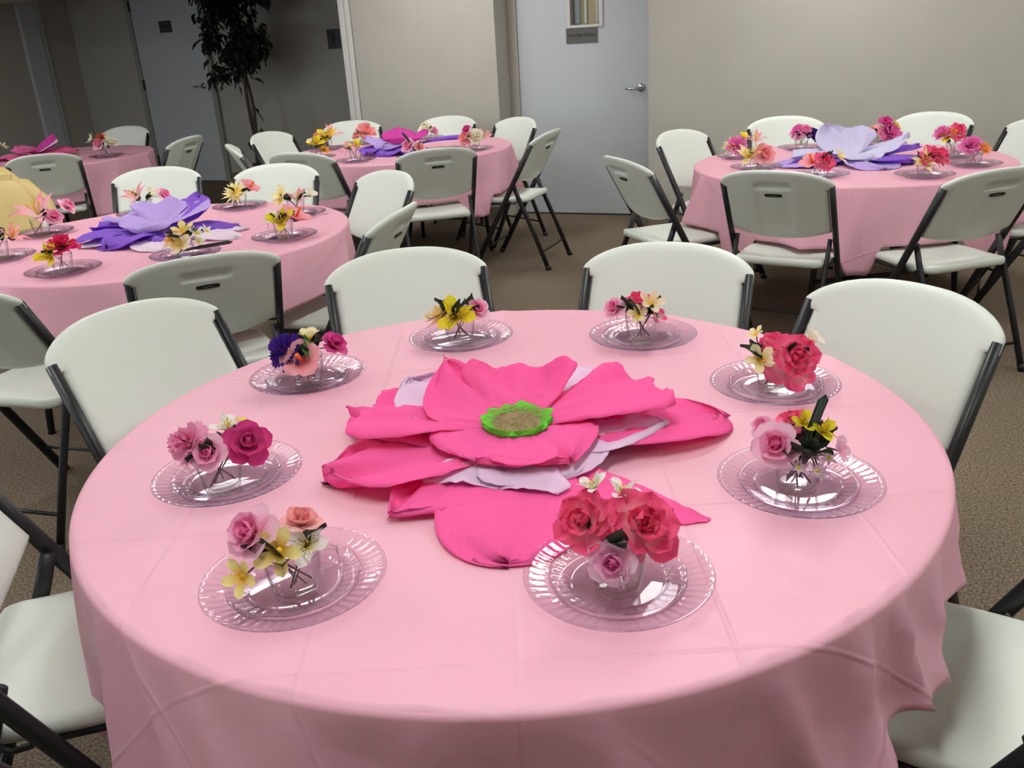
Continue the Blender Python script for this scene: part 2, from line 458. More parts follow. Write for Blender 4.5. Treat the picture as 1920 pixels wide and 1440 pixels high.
# fluorescent troffers in the ceiling
def troffer():
    r = empty('ceiling_light')
    f = MB(); w, d = .61, .152
    f.box(-w - .03, w + .03, -d - .03, -d, -.03, 0); f.box(-w - .03, w + .03, d, d + .03, -.03, 0)
    f.box(-w - .03, -w, -d, d, -.03, 0); f.box(w, w + .03, -d, d, -.03, 0)
    f.build('frame', M['steel'], r)
    MB().box(-w, w, -d, d, -.014, -.006).build('diffuser', M['troffer'], r)
    return r
TR = troffer()
spots = [(a, b) for b in (-0.7, 1.8, 4.3) for a in (-5.4, -2.6, 0.2, 2.8)]
nm = {-0.7: 'row above the nearest table', 1.8: 'middle row', 4.3: 'row nearest the office door'}
spots = [p for p in spots if p != (-5.4, 4.3)]
for i, (a, b) in enumerate(spots):
    t = TR if i == 0 else copy_tree(TR)
    t.location = RP(a, b, H); t.rotation_euler = (0, 0, WA + PI / 2)
    tag(t, 'fluorescent ceiling light panel, %s, number %s from the left' % (nm[b], ['one', 'two', 'three', 'four'][(-5.4, -2.6, 0.2, 2.8).index(a)]), 'ceiling light', 'ceiling light panels')

# ------------------------------------------------------------------ folding chairs
SLOPE = 0.555                       # how far the long tubes lean back per metre of height
def tube_y(z): return -0.24 + (0.775 - z) * SLOPE

def backrest_mesh():
    half = [0.0, .02, .045, .066, .074, .082, .105, .135, .165, .19, .205, .2145, .222, .231, .2365, .24]
    S = [-s for s in half[:0:-1]] + half
    lo = [0, .018, .05, .10, .2, .34, .5, .66, .8, .88, .93, .965, 1.0]
    up = [.06, .14, .26, .40, .52, .64, .76, .86, .94, .98, 1.0]
    ZC = .775
    htop = lambda s: .797 + .066 * (1 - abs(s / .2401) ** 2.5) ** .62
    hbot = lambda s: .548 + .034 * (abs(s) / .215) ** 2.2
    T, RD = .032, .021
    V = []; idx = {}
    def pos(s, h, side):
        inner = abs(s) <= .2146
        dl = min(htop(s) - h, .24 - abs(s)) if h >= ZC else .2145 - abs(s)
        if inner: d = min(dl, h - hbot(s))
        else: d = min(dl, h - ZC)
        if inner and h < ZC + .02: d = min(d, math.hypot(max(0, .2145 - abs(s)), max(0, h - ZC)) + (0 if h <= ZC else .0))
        d = max(0.0, d)
        e = math.sqrt(max(0, 1 - (1 - min(d / RD, 1)) ** 2))
        off = side * T / 2 * e
        if side < 0:                                   # moulded recess and hand grip in the back
            k = 1 if abs(s) < .0735 else (0.5 if abs(s) < .0745 else 0)
            if h < .800 and h > .585: off += .007 * k
            if .780 < h < .803: off += .012 * k
        y = tube_y(h) + .004 - .047 * (1 - (s / .24) ** 2) + off
        return (s, y, h), d
    def vid(i, key, h, side):
        s = S[i]
        p, d = pos(s, h, side)
        k = (i, key, side if d > 1e-5 else 0)
        if k not in idx: idx[k] = len(V); V.append(p)
        return idx[k]
    F = []
    def hrow(i, r):
        s = S[i]
        if r[0] == 'lo': return hbot(s) + (ZC - hbot(s)) * lo[r[1]]
        return ZC + (htop(s) - ZC) * up[r[1]]
    rows_lo = [('lo', k) for k in range(len(lo))]; rows_up = [('lo', len(lo) - 1)] + [('up', k) for k in range(len(up))]
    for rows, inner in ((rows_lo, True), (rows_up, False)):
        for i in range(len(S) - 1):
            if inner and (abs(S[i]) > .2146 or abs(S[i + 1]) > .2146): continue
            for a, b in zip(rows[:-1], rows[1:]):
                for side in (1, -1):
                    q = [vid(i, a, hrow(i, a), side), vid(i + 1, a, hrow(i + 1, a), side), vid(i + 1, b, hrow(i + 1, b), side), vid(i, b, hrow(i, b), side)]
                    if side == 1: q = q[::-1]
                    u = []
                    for x in q:
                        if x not in u: u.append(x)
                    if len(u) >= 3: F.append(tuple(u))
    return mk_mesh('backrest', V, F, M['chairwhite'])

def seat_mesh():
    n = 20; V = []; F = []; idx = {}
    y0, y1 = -.205, .205
    def hw(y):
        t = (y - y0) / (y1 - y0)
        w = .188 + .016 * math.sin(PI * min(1, t * 1.1))
        r = .05
        for e in (y - y0, y1 - y):
            if e < r: w -= r * (1 - math.sqrt(max(0, 1 - (1 - e / r) ** 2))) * .9
        return w
    def vid(i, j, side):
        y = y0 + (y1 - y0) * (0.5 - 0.5 * math.cos(PI * j / n)); u = -math.cos(PI * i / n)
        w = hw(y); x = u * w
        d = min(w - abs(x), y - y0, y1 - y); d = max(0, d)
        e = math.sqrt(max(0, 1 - (1 - min(d / .016, 1)) ** 2))
        z = .442 + (.019 if side > 0 else -.017) * e
        t = (y - y0) / (y1 - y0)
        z += -.010 * math.exp(-((t - .42) / .25) ** 2) * (1 - (x / .2) ** 2) + .010 * max(0, (.25 - t) / .25) ** 2 - .014 * max(0, (t - .75) / .25) ** 2
        k = (i, j, side if d > 1e-6 else 0)
        if k not in idx: idx[k] = len(V); V.append((x, y, z))
        return idx[k]
    for i in range(n):
        for j in range(n):
            for side in (1, -1):
                q = [vid(i, j, side), vid(i + 1, j, side), vid(i + 1, j + 1, side), vid(i, j + 1, side)]
                if side < 0: q = q[::-1]
                u = []
                for x in q:
                    if x not in u: u.append(x)
                if len(u) >= 3: F.append(tuple(u))
    return mk_mesh('seat', V, F, M['chairwhite'])

def make_chair():
    r = empty('folding_chair')
    bk = obj('backrest', backrest_mesh(), r)
    yb = lambda h: tube_y(h) + .004 - .047 - .016 + .007
    tilt = math.atan(SLOPE)
    bd = MB(); n = 14; top = []; 
    for j in range(n + 1):
        u = -1 + 2 * j / n; top.append((u * .036, .0052 + .0028 * (1 - u * u)))
    out = [(x, z) for x, z in top] + [(x, -z) for x, z in reversed(top)]
    V = [(x, 0, z) for x, z in out] + [(x, -.003, z) for x, z in out]; k = len(out)
    bd.add(V, [tuple(range(k))[::-1], tuple(range(k, 2 * k))] + [(i, (i + 1) % k, k + (i + 1) % k, k + i) for i in range(k)])
    hb = .752
    bd.build('badge', M['rubber'], bk, (0, yb(hb) + .0006, hb), (tilt, 0, 0))
    obj('badge_lettering', text_mesh('badge_lettering', 'LIFETIME', .0092, M['badge_ink'], .0002, .0001), bk, (0, yb(hb) + .0006 - .0034 * math.cos(tilt), hb - .0034 * math.sin(tilt)), (tilt + PI / 2, 0, 0))
    obj('seat', seat_mesh(), r)
    for s in (-1, 1):
        l = MB().tube([(s * .2275, tube_y(.795), .795), (s * .2275, tube_y(.60), .60), (s * .2255, tube_y(.30), .30), (s * .2235, tube_y(.012), .012)], .0125, 12, ry=.017).build('front_leg', M['frame'], r, smooth=True)
        MB().tube([(s * .222, tube_y(.03), .03), (s * .222, tube_y(0) , 0.0)], .0135, 12, ry=.019).build('foot_cap', M['rubber'], l, smooth=True)
        l = MB().tube([(s * .203, tube_y(.545) + .004, .545), (s * .203, -.135, .47), (s * .205, -.235, .24), (s * .208, -.325, .012)], .010, 12, ry=.0155).build('rear_leg', M['frame'], r, smooth=True)
        MB().tube([(s * .208, -.319, .03), (s * .208, -.331, 0.0)], .013, 12, ry=.018).build('foot_cap', M['rubber'], l, smooth=True)
        MB().tube([(s * .212, tube_y(.452), .452), (s * .212, -.085, .431), (s * .212, -.115, .428), (s * .208, -.14, .446)], .006, 8).build('link_bar', M['frame'], r, smooth=True)
        MB().tube([(s * .197, tube_y(.43), .425), (s * .192, .06, .420), (s * .185, .17, .418)], .008, 8).build('seat_rail', M['frame'], r, smooth=True)
    MB().tube([(-.222, tube_y(.13), .13), (.222, tube_y(.13), .13)], .0065, 8).build('stretcher', M['frame'], r, smooth=True)
    MB().tube([(-.207, -.285, .115), (.207, -.285, .115)], .0065, 8).build('stretcher', M['frame'], r, smooth=True)
    return r

CHAIR = make_chair()
TC = {'M': (0.0, 0.0), 'T2': (-1.40, 2.13), 'T3': (-.655, 4.76), 'T4': (1.785, 3.02), 'T1': (-3.5, 5.65)}
GRP = {'M': 'folding chairs around the nearest table', 'T2': 'folding chairs around the left table', 'T3': 'folding chairs around the centre back table',
       'T4': 'folding chairs around the right table', 'T1': 'folding chairs around the far left table'}
CHAIRS = [
 ('M', -.690, .405, 235, 'white folding chair left of the nearest table, behind the magenta rose setting'),
 ('M', -.213, .745, 194.1, 'white folding chair at the far side of the nearest table, behind the yellow alstroemeria cup'),
 ('M', .362, .630, 157.2, 'white folding chair at the far side of the nearest table, behind the cream plumeria cup'),
 ('M', .668, .190, 124, 'white folding chair right of the nearest table, behind the tall hot pink peony setting'),
 ('M', -.755, -.20, -75, 'white folding chair at the lower left corner, seat partly under the nearest tablecloth'),
 ('M', .680, -.42, 58, 'white folding chair at the lower right corner, seat partly under the nearest tablecloth'),
 ('M', -.40, -.66, -31, 'white folding chair tucked under the nearest table, only its seat showing at the bottom edge'),
 ('T2', -1.838, 3.20, 188.2, 'white folding chair at the left table facing the camera, behind the pink lily cup'),
 ('T2', -1.209, 3.02, 171.8, 'white folding chair at the left table facing the camera, behind the pale yellow daisy cup'),
 ('T2', -.733, 2.574, 130.1, 'white folding chair at the right edge of the left table, front of its back showing'),
 ('T2', -.656, 1.881, 75.5, 'white folding chair at the right edge of the left table, seen from behind'),
 ('T2', -1.035, 1.445, 23.3, 'white folding chair with its badged back to the camera, in front of the left table'),
 ('T2', -1.539, 1.257, -16.7, 'white folding chair cut off by the left picture edge, back to the camera'),
 ('T2', -2.40, 2.92, 229.5, 'white folding chair under the yellow jacket at the left table'),
 ('T3', -1.471, 4.65, -73.3, 'white folding chair at the left end of the centre back table, seen edge on'),
 ('T3', -1.437, 5.207, 243.3, 'white folding chair below the ficus trunk, at the centre back table'),
 ('T3', -1.06, 5.62, 200, 'white folding chair below the white casing, behind the centre back table'),
 ('T3', -.45, 5.50, 162, 'white folding chair against the beige wall panel, behind the centre back table'),
 ('T3', -.05, 5.10, 127.8, 'white folding chair at the far right of the centre back table, facing left'),
 ('T3', .08, 4.398, 66, 'white folding chair right of the centre back table with all its dark legs in view'),
 ('T3', -.398, 3.936, 12.8, 'white folding chair with badged back to the camera at the centre back table'),
 ('T3', -1.057, 4.146, -24.7, 'white folding chair with turned back, left front of the centre back table'),
 ('T4', .878, 2.911, -70.9, 'white folding chair left of the right table, its bluish back turned sideways'),
 ('T4', 1.259, 3.559, 221.5, 'white folding chair at the far left of the right table, near the office door edge'),
 ('T4', 1.789, 3.90, 174.2, 'white folding chair by the wall behind the pink and purple cup, right table'),
 ('T4', 2.417, 3.72, 130, 'white folding chair by the wall behind the yellow and hot pink cup, right table'),
 ('T4', 1.299, 2.381, -33.7, 'white folding chair with badged back to the camera, left front of the right table'),
 ('T4', 1.866, 2.159, 15, 'white folding chair with badged back to the camera, right front of the right table'),
 ('T4', 2.48, 2.66, 62, 'white folding chair at the right picture edge, only its seat beside the right table'),
 ('T4', 2.66, 3.22, 104, 'white folding chair at the right picture edge, rear tube rising beside the right table'),
 ('T1', -3.20, 5.00, 20, 'white folding chair with its badged back behind the yellow jacket'),
 ('T1', -3.382, 6.538, 167.4, 'white folding chair behind the orange gerbera cup of the far left table'),
 ('T1', -2.598, 5.489, 75.0, 'white folding chair right of the far left table, turned sideways before the grey door'),
]
for i, (tb, x, y, rz, lb) in enumerate(CHAIRS):
    c = CHAIR if i == 0 else copy_tree(CHAIR)
    c.location = (x, y, 0); c.rotation_euler = (0, 0, rad(rz))
    tag(c, lb, 'chair', GRP[tb])

# ------------------------------------------------------------------ tables and cloths
TZ = 0.735
def make_table():
    r = empty('round_table')
    MB().lathe([(0, .692), (.70, .692), (.745, .690), (.760, .700), (.762, .715), (.758, .730), (.745, .735), (0, .735)], 96).build('tabletop', M['tabletop'], r, smooth=True)
    for sy in (-1, 1):
        for sx in (-1, 1):
            MB().tube([(sx * .26, sy * .34, .69), (sx * .36, sy * .40, .40), (sx * .40, sy * .42, 0.0)], .0145, 10).build('leg', M['frame'], r, smooth=True)
        MB().tube([(-.375, sy * .408, .25), (.375, sy * .408, .25)], .011, 8).build('leg_brace', M['frame'], r, smooth=True)
    return r
TABLE = make_table()
TNAME = {'M': 'nearest table', 'T2': 'left table', 'T3': 'centre back table', 'T4': 'right table', 'T1': 'far left table'}
TLAB = {'M': 'round folding table in the foreground, hidden under its pink cloth', 'T2': 'round folding table under the cloth with the purple flower at left',
        'T3': 'round folding table under the cloth before the beige panel', 'T4': 'round folding table under the cloth at right by the wall', 'T1': 'round folding table under the far left cloth by the hall'}
CLAB = {'M': 'pink plastic tablecloth filling the foreground, with the hot pink paper flower', 'T2': 'pink plastic tablecloth at left carrying the purple and white paper flower',
        'T3': 'pink plastic tablecloth in the centre back, before the beige wall panel', 'T4': 'pink plastic tablecloth at right carrying the white and purple paper flower',
        'T1': 'pink plastic tablecloth at the far left by the dim hall'}

def noise1(seed):
    rnd = random.Random(seed); ph = [(k, rnd.uniform(0, 2 * PI), rnd.uniform(.5, 1)) for k in range(1, 7)]
    return lambda q: sum(a * math.sin(k * q + p) for k, p, a in ph) / 3.5

def make_cloth(tb, drop, long, seed, ridges, gain=.8):
    """ridges: (angle deg, reach m, width deg, lean deg) of the hanging folds; the sheet rests on the seats pushed under it"""
    cx, cy = TC[tb]
    nt = 360; rnd = random.Random(seed); nz = noise1(seed); nz2 = noise1(seed + 5)
    seats = []
    for t, x, y, rz, _ in CHAIRS:
        if t == tb:
            d = math.hypot(x - cx, y - cy); seats.append((math.atan2(y - cy, x - cx), d))
    R = .765
    rings = []; V = []; UV = []
    for k in range(22):
        r = .757 * (k + 1) / 22
        rings.append(('top', r))
        if k == 20: rings += [('top', .745), ('top', .7535)]
    for k in range(5): rings.append(('edge', (k + 1) / 5))
    nd = 16
    for k in range(nd): rings.append(('drop', (k + 1) / nd))
    V.append((0, 0, TZ + .004)); UV.append((0, 0))
    er = .009
    for kind, p in rings:
        for j in range(nt):
            q = 2 * PI * j / nt; c, s = math.cos(q), math.sin(q)
            hem = TZ - drop * (1 + .10 * nz(q))
            if tb == 'M':                            # hangs lower at the front and left, shorter at the right
                dg = math.degrees(q) % 360
                k = min(1, max(0, (dg - 180) / 14)) * min(1, max(0, (305 - dg) / 3))
                hem = hem * (1 - k) + (TZ - .36) * k
            if long:
                near = min((abs((q - a + PI) % (2 * PI) - PI) for a, d in seats if d < .95), default=9)
                lift = 1 - min(1, max(0, (near - .25) / .06))
                hem = hem * (1 - lift) + max(hem, .478) * lift
            if kind == 'top':
                wob = .0012 * nz2(q * 1.0) * (p / .757) ** 3 + .0010 * math.sin(9 * p * c + seed) * math.sin(8 * p * s + 1)
                cr = 0.0
                for (ang, reach, wid, lean) in ridges:           # puckers running in from the folds
                    dq = abs(math.degrees((q - rad(ang) + rad(lean) * .5 * (1 - p / .757) * 3 + PI) % (2 * PI) - PI))
                    cr += reach * math.exp(-dq / (wid * .22))
                wob += .10 * cr * max(0, (p - .50) / .257) ** 1.6
                V.append((p * c, p * s, TZ + .004 + max(0, wob + .0006))); UV.append((p * c, p * s))
            elif kind == 'edge':
                a = p * PI / 2
                r = .757 + (er + .001) * math.sin(a); z = TZ + .004 - er * (1 - math.cos(a))
                V.append((r * c, r * s, z)); rho = .757 + er * a; UV.append((rho * c, rho * s))
            else:
                z0 = TZ + .004 - er; z = z0 + (hem - z0) * p
                fl = .004 * p
                for (ang, reach, wid, lean) in ridges:
                    dq = math.degrees((q - rad(ang) - rad(lean) * p + PI) % (2 * PI) - PI)
                    x = abs(dq) / (wid * (.35 + .65 * p))
                    fl += gain * reach * (p ** .8) * (math.exp(-1.4 * x) - .22 * math.exp(-((x - 1.9) / .8) ** 2))
                fl += .006 * p * nz2(q * 2)
                r = .757 + er + .001 + max(.001, fl)
                V.append((r * c, r * s, z)); rho = .757 + er * PI / 2 + (z0 - z); UV.append((rho * c, rho * s))
    F = [(0, 1 + j, 1 + (j + 1) % nt) for j in range(nt)]
    for k in range(len(rings) - 1):
        b0 = 1 + k * nt; b1 = b0 + nt
        for j in range(nt):
            j2 = (j + 1) % nt
            F.append((b0 + j, b1 + j, b1 + j2, b0 + j2))
    me = mk_mesh('tablecloth', V, F, M['cloth'])
    ul = me.uv_layers.new(name='flat')
    li = np.empty(len(me.loops), dtype=np.int32); me.loops.foreach_get('vertex_index', li)
    ul.data.foreach_set('uv', np.array(UV, dtype=np.float32)[li].ravel())
    o = obj('tablecloth', me, None, (cx, cy, 0))
    sd = o.modifiers.new('thickness', 'SOLIDIFY'); sd.thickness = .0012; sd.offset = 1
    return o

def auto_ridges(seed, n=11, reach=.05):
    rnd = random.Random(seed)
    return [(360 * (i + rnd.uniform(-.3, .3)) / n, reach * rnd.uniform(.5, 1.25), rnd.uniform(7, 13), rnd.uniform(-9, 9)) for i in range(n)]
RID = {'M': [(190, .03, 9, 0), (206, .022, 8, 0), (222, .042, 6, 1), (229, .03, 4, 9), (238, .03, 7, 10), (249, .035, 9, 8), (262, .03, 9, -8), (276, .03, 9, 8),
             (293, .04, 5, 9), (303.5, .050, 5, 0), (310, .040, 4, 3), (320, .030, 5, -2), (333, .022, 7, 3), (347, .03, 9, 0), (20, .03, 12, 0), (55, .04, 9, 0), (90, .04, 9, 0), (130, .04, 9, 0), (165, .03, 10, 0)],
       'T2': auto_ridges(4, 12, .045), 'T3': auto_ridges(8, 11, .05), 'T4': auto_ridges(12, 11, .055), 'T1': auto_ridges(16, 10, .05)}
DROP = {'M': (.175, False), 'T2': (.20, False), 'T3': (.36, True), 'T4': (.39, True), 'T1': (.40, True)}
for i, tb in enumerate(('M', 'T2', 'T3', 'T4', 'T1')):
    t = TABLE if i == 0 else copy_tree(TABLE)
    t.location = (TC[tb][0], TC[tb][1], 0); t.rotation_euler = (0, 0, .3 + i)
    tag(t, TLAB[tb], 'table', 'round folding tables')
    c = make_cloth(tb, DROP[tb][0], DROP[tb][1], 3 + i * 7, RID[tb], 1.45 if tb == 'M' else 1.3)
    tag(c, CLAB[tb], 'tablecloth', 'pink tablecloths')
CZ = TZ + .006      # top of the cloth

# ------------------------------------------------------------------ clear plates and cups
def plate_mesh(R, well, lip, flutes, scallop, name, th=.0018):
    prof = []
    def prim(t): return well + (R - well) * t
    up = [(0.0, .0022), (well * .5, .0022), (well * .92, .0022), (well, .0030)]
    pts = up + [(well + (R - well) * .10, lip * .42), (well + (R - well) * .22, lip * .58), (well + (R - well) * .40, lip * .68), (well + (R - well) * .6, lip * .78), (well + (R - well) * .8, lip * .9), (R - .0012, lip), (R, lip - .0008)]
    und = [(R - .001, lip - th), (well + (R - well) * .6, lip * .78 - th), (well + (R - well) * .22, lip * .58 - th), (well + (R - well) * .10, lip * .42 - th), (well * .97, .0), (well * .93, 0.0006), (0.0, .0006)]
    pts = pts + und
    def fn(i, r, z, q):
        t = (r - well) / (R - well)
        if t > .05 and r > well:
            tt = min(1, t)
            w = math.sin(flutes * q + 1.2 * math.sin(tt * 2.5))
            z += .0007 * w * math.sin(PI * min(1, tt * 1.02)) ** .7
            r += scallop * R * math.cos(flutes / 3 * q) * tt ** 3
        return r, z
    return MB().lathe(pts, 192, fn=fn).mesh(name, M['plate'], True)
PLATE_L = plate_mesh(.1275, .084, .0185, 48, .0, 'dinner_plate')
PLATE_S = plate_mesh(.0925, .064, .0135, 36, .010, 'side_plate')

def cup_parts():
    h, rt, rb = .066, .0385, .0295
    wall = []
    for k in range(9):
        t = k / 8; wall.append((rb + (rt - rb) * (1 - (1 - t) ** 1.6) , .004 + (h - .004) * t))
    prof = [(0, .0), (rb * .86, .0), (rb * .97, .0015), (rb, .004)] + wall[1:] + [(rt - .0006, h + .0008), (rt - .0016, h)]
    prof += [(r - .0017, z) for r, z in wall[:0:-1]] + [(rb - .003, .009), (rb * .7, .0072), (0, .0068)]
    body = MB().lathe(prof, 56).mesh('cup_body', M['cup'], True)
    # square loop handle
    hd = MB()
    pth = [(rt - .004, 0, h - .006), (rt + .012, 0, h - .005), (rt + .021, 0, h - .009), (rt + .0225, 0, h - .028), (rt + .017, 0, h - .034), (rt - .006, 0, h - .036)]
    hd.tube(pth, .0022, 8, ry=.0045, side=(0, 0, 1))
    return body, hd.mesh('handle', M['cup'], True)
CUP_BODY, CUP_HANDLE = cup_parts()

# ------------------------------------------------------------------ silk flowers
def add_attr(me, name, vals):
    a = me.attributes.new(name, 'FLOAT', 'POINT'); a.data.foreach_set('value', vals)

def petal_geo(L, W, pitch, curl, cup, ruffle=0.0, rf=3.0, tip='round', nu=6, nv=7, seed=0, narrow=.35):
    """petal growing along +Y from the origin, first at angle pitch (deg) above the XY plane, bending by curl (deg) on the way"""
    rnd = random.Random(seed); ph = rnd.uniform(0, 6)
    V = []; al = []; ac = []
    y = z = 0.0; cen = []; 
    for j in range(nv + 1):
        t = j / nv; a = rad(pitch + curl * t * t)
        cen.append((y, z, a))
        y += L / nv * math.cos(a); z += L / nv * math.sin(a)
    for j in range(nv + 1):
        t = j / nv
        if tip == 'round': w = (narrow + (1 - narrow) * min(1, t / .62) ** .9) * (math.sqrt(max(0, 1 - max(0, (t - .62) / .38) ** 2)) * .86 + .14 * (1 - t))
        elif tip == 'point': w = (narrow + (1 - narrow) * math.sin(PI * min(1, t * 1.05) ** .9)) * (1 - t ** 3.2)
        elif tip == 'fan': w = narrow + (1 - narrow) * t ** .8
        else: w = 1 - .2 * abs(2 * t - 1)
        w *= W / 2
        cy, cz, a = cen[j]
        for i in range(nu + 1):
            u = -1 + 2 * i / nu
            h = cup * W * (u * u) * (.35 + .65 * t) + ruffle * L * t ** 1.5 * math.sin(rf * u * PI + ph + 3 * t)
            yy = 0
            if tip == 'fan' and j == nv: yy = L * .10 * (1 - u * u) + L * .05 * (1 if i % 2 else -1)
            if tip == 'round' and j >= nv - 1: yy = -0.0
            V.append((u * w, cy + yy * math.cos(a) - h * math.sin(a), cz + h * math.cos(a) + yy * math.sin(a)))
            al.append(t); ac.append(u)
    F = []
    for j in range(nv):
        for i in range(nu):
            b = j * (nu + 1) + i
            F.append((b, b + 1, b + nu + 2, b + nu + 1))
    return V, F, al, ac

PETC = {}
def petal_mesh(key, mat, **kw):
    k = (key, mat.name)
    if k not in PETC:
        V, F, al, ac = petal_geo(**kw)
        me = mk_mesh('petal', V, F, mat); add_attr(me, 'along', al); add_attr(me, 'across', ac)
        PETC[k] = me
    return PETC[k]

PAL = {  # inner, outer (tip), base
 'purple': ((70, 36, 130), (72, 34, 140), (60, 28, 110)), 'cream': ((246, 236, 168), (250, 244, 196), (240, 214, 90)),
 'magenta': ((222, 70, 150), (228, 92, 168), (214, 70, 140)), 'magenta2': ((222, 92, 160), (214, 66, 138), (206, 80, 150)),
 'pinkh': ((246, 150, 160), (248, 176, 184), (240, 130, 140)), 'yellow': ((246, 226, 40), (246, 230, 60), (220, 190, 20)),
 'coralcream': ((248, 226, 150), (248, 190, 160), (246, 232, 150)), 'pinkw': ((242, 110, 172), (252, 208, 228), (246, 166, 200)),
 'creamwhite': ((250, 246, 224), (250, 248, 234), (240, 236, 190)), 'hot': ((244, 84, 132), (248, 100, 148), (254, 232, 232)),
 'creampk': ((252, 232, 190), (252, 236, 206), (248, 216, 120)), 'whitep': ((250, 248, 246), (208, 160, 216), (232, 240, 190)),
 'white': ((250, 250, 246), (252, 252, 250), (226, 232, 170)), 'lilac': ((226, 100, 166), (252, 226, 242), (238, 180, 212)),
 'coral': ((248, 154, 158), (251, 186, 186), (250, 196, 184)), 'yellow2': ((248, 226, 110), (250, 240, 160), (232, 180, 30)),
 'pinkc': ((244, 136, 186), (250, 178, 210), (236, 112, 168)), 'pinkl': ((246, 150, 170), (248, 176, 190), (252, 232, 226)),
 'orange': ((240, 176, 40), (244, 186, 50), (210, 130, 20)), 'hot2': ((226, 36, 100), (232, 48, 112), (230, 60, 120)),
 'mauve': ((236, 116, 190), (246, 152, 208), (226, 100, 170)), 'orangep': ((248, 150, 80), (250, 190, 140), (240, 120, 60)),
 'redorange': ((214, 78, 26), (224, 92, 34), (150, 40, 14)), 'dark': ((30, 60, 50),) * 3, 'green': ((70, 122, 44),) * 3,
}
PM = {}
def petal_mat(pal, k, streak=False):
    key = (pal, round(k, 1), streak)
    if key not in PM:
        i, o, b = PAL[pal]
        tipc = tuple(i[c] + (o[c] - i[c]) * k for c in range(3))
        PM[key] = thin_sheet('silk_%s_%d%s' % (pal, int(k * 10), 's' if streak else ''), rgb(*b), 0.42, 0.6, 0.2, 0.0006, 120, rgb(*tipc), rgb(70, 50, 48) if streak else None)
    return PM[key]

# whorls: (count, length, width, pitch, curl, cup, ruffle, ruffle freq, tip, colour position 0..1, streaked, radius offset, height, narrow)
KINDS = {
 'rose': [(5, 1.05, 1.15, 22, -45, .10, .03, 1, 'round', 1.0, 0, .06, -.05, .4), (5, .88, 1.0, 48, -40, .14, .02, 1, 'round', .75, 0, .05, 0, .45), (4, .74, .86, 66, -24, .18, .02, 1, 'round', .4, 0, .04, .05, .5), (3, .60, .62, 80, -8, .26, 0, 1, 'round', .1, 0, .03, .1, .6), (3, .50, .36, 88, 10, .4, 0, 1, 'round', 0, 0, .01, .14, .7)],
 'peony': [(5, 1.12, 1.15, 2, -30, .06, .08, 1.2, 'round', 1, 0, .05, -.10, .3), (6, 1.0, .95, 26, -26, .08, .09, 1.4, 'round', .9, 0, .05, 0, .35), (6, .84, .80, 46, -22, .12, .10, 1.4, 'round', .6, 0, .05, .04, .4), (5, .70, .66, 64, -10, .16, .11, 1.5, 'round', .3, 0, .04, .08, .45), (4, .56, .5, 80, 10, .2, .12, 1.5, 'round', 0, 0, .03, .1, .5)],
 'carnation': [(9, .98, .62, 2, 10, 0, .07, 2.5, 'fan', 1, 0, .05, 0, .25), (8, .90, .60, 28, 8, 0, .09, 2.5, 'fan', .8, 0, .05, .04, .25), (7, .82, .55, 52, 6, 0, .10, 2.5, 'fan', .5, 0, .04, .08, .25), (5, .74, .48, 76, 0, 0, .10, 2.5, 'fan', .2, 0, .03, .1, .3)],
 'alstroemeria': [(3, 1.3, .82, 38, -46, .10, .02, 1, 'round', 1, 0, .03, 0, .25), (3, 1.3, .60, 48, -42, .10, .01, 1, 'point', .4, 1, .03, .03, .25)],
 'plumeria': [(5, 1.2, .74, 30, -25, .10, 0, 1, 'round', 1, 0, .02, 0, .3)],
 'hollyhock': [(5, 1.0, .95, 48, -40, .08, .04, 1.5, 'round', 1, 0, .03, 0, .3)],
 'hibiscus': [(5, 1.05, 1.0, 36, -44, .06, .04, 1.5, 'round', 1, 0, .03, 0, .25)],
 'lily': [(3, 1.1, .46, 46, -70, .10, .02, 1, 'point', 1, 0, .03, 0, .25), (3, 1.08, .38, 50, -72, .10, .01, 1, 'point', .4, 0, .03, .02, .25)],
 'daisy': [(13, 1.0, .26, 8, -10, .06, 0, 1, 'point', 1, 0, .06, 0, .4), (11, .82, .24, 30, -8, .06, 0, 1, 'point', .5, 0, .05, .03, .4)],
 'dahlia': [(11, 1.05, .28, 8, 12, .15, 0, 1, 'point', 1, 0, .06, 0, .4), (10, .9, .26, 34, 10, .15, 0, 1, 'point', .5, 0, .05, .04, .4), (8, .75, .22, 60, 6, .15, 0, 1, 'point', .1, 0, .04, .08, .4)],
 'star': [(6, 1.0, .42, 24, -10, .10, 0, 1, 'point', 1, 0, .02, 0, .35)],
 'violet': [(5, 1.0, .8, 30, -20, .05, .05, 1.5, 'round', 1, 0, .03, 0, .3)],
 'petalb': [(4, 1.05, 1.05, 22, -30, .10, .05, 1.5, 'round', 1, 0, .03, 0, .3)],
}
RNAME = {'hollyhock': 'hollyhock', 'petalb': 'peony_bloom', 'star': 'star_flower', 'violet': 'blossom'}

def leaf_geo(L, W, curl=-30, seed=0, nu=4, nv=6, fold=.25):
    return petal_geo(L, W, 0, curl, fold, .02, 1, 'point', nu, nv, seed, .06)
LEAFS = {}
def leaf_mesh(kind, L, W, curl, seed, mat, name='leaf'):
    k = (kind, round(L, 3), round(W, 3), curl, seed)
    if k not in LEAFS:
        V, F, al, ac = leaf_geo(L, W, curl, seed)
        LEAFS[k] = mk_mesh(name, V, F, mat)
    return LEAFS[k]

def face_matrix(d, spin):
    d = Vector(d).normalized()
    q = d.to_track_quat('Z', 'Y')
    return q.to_matrix().to_4x4() @ Matrix.Rotation(spin, 4, 'Z')

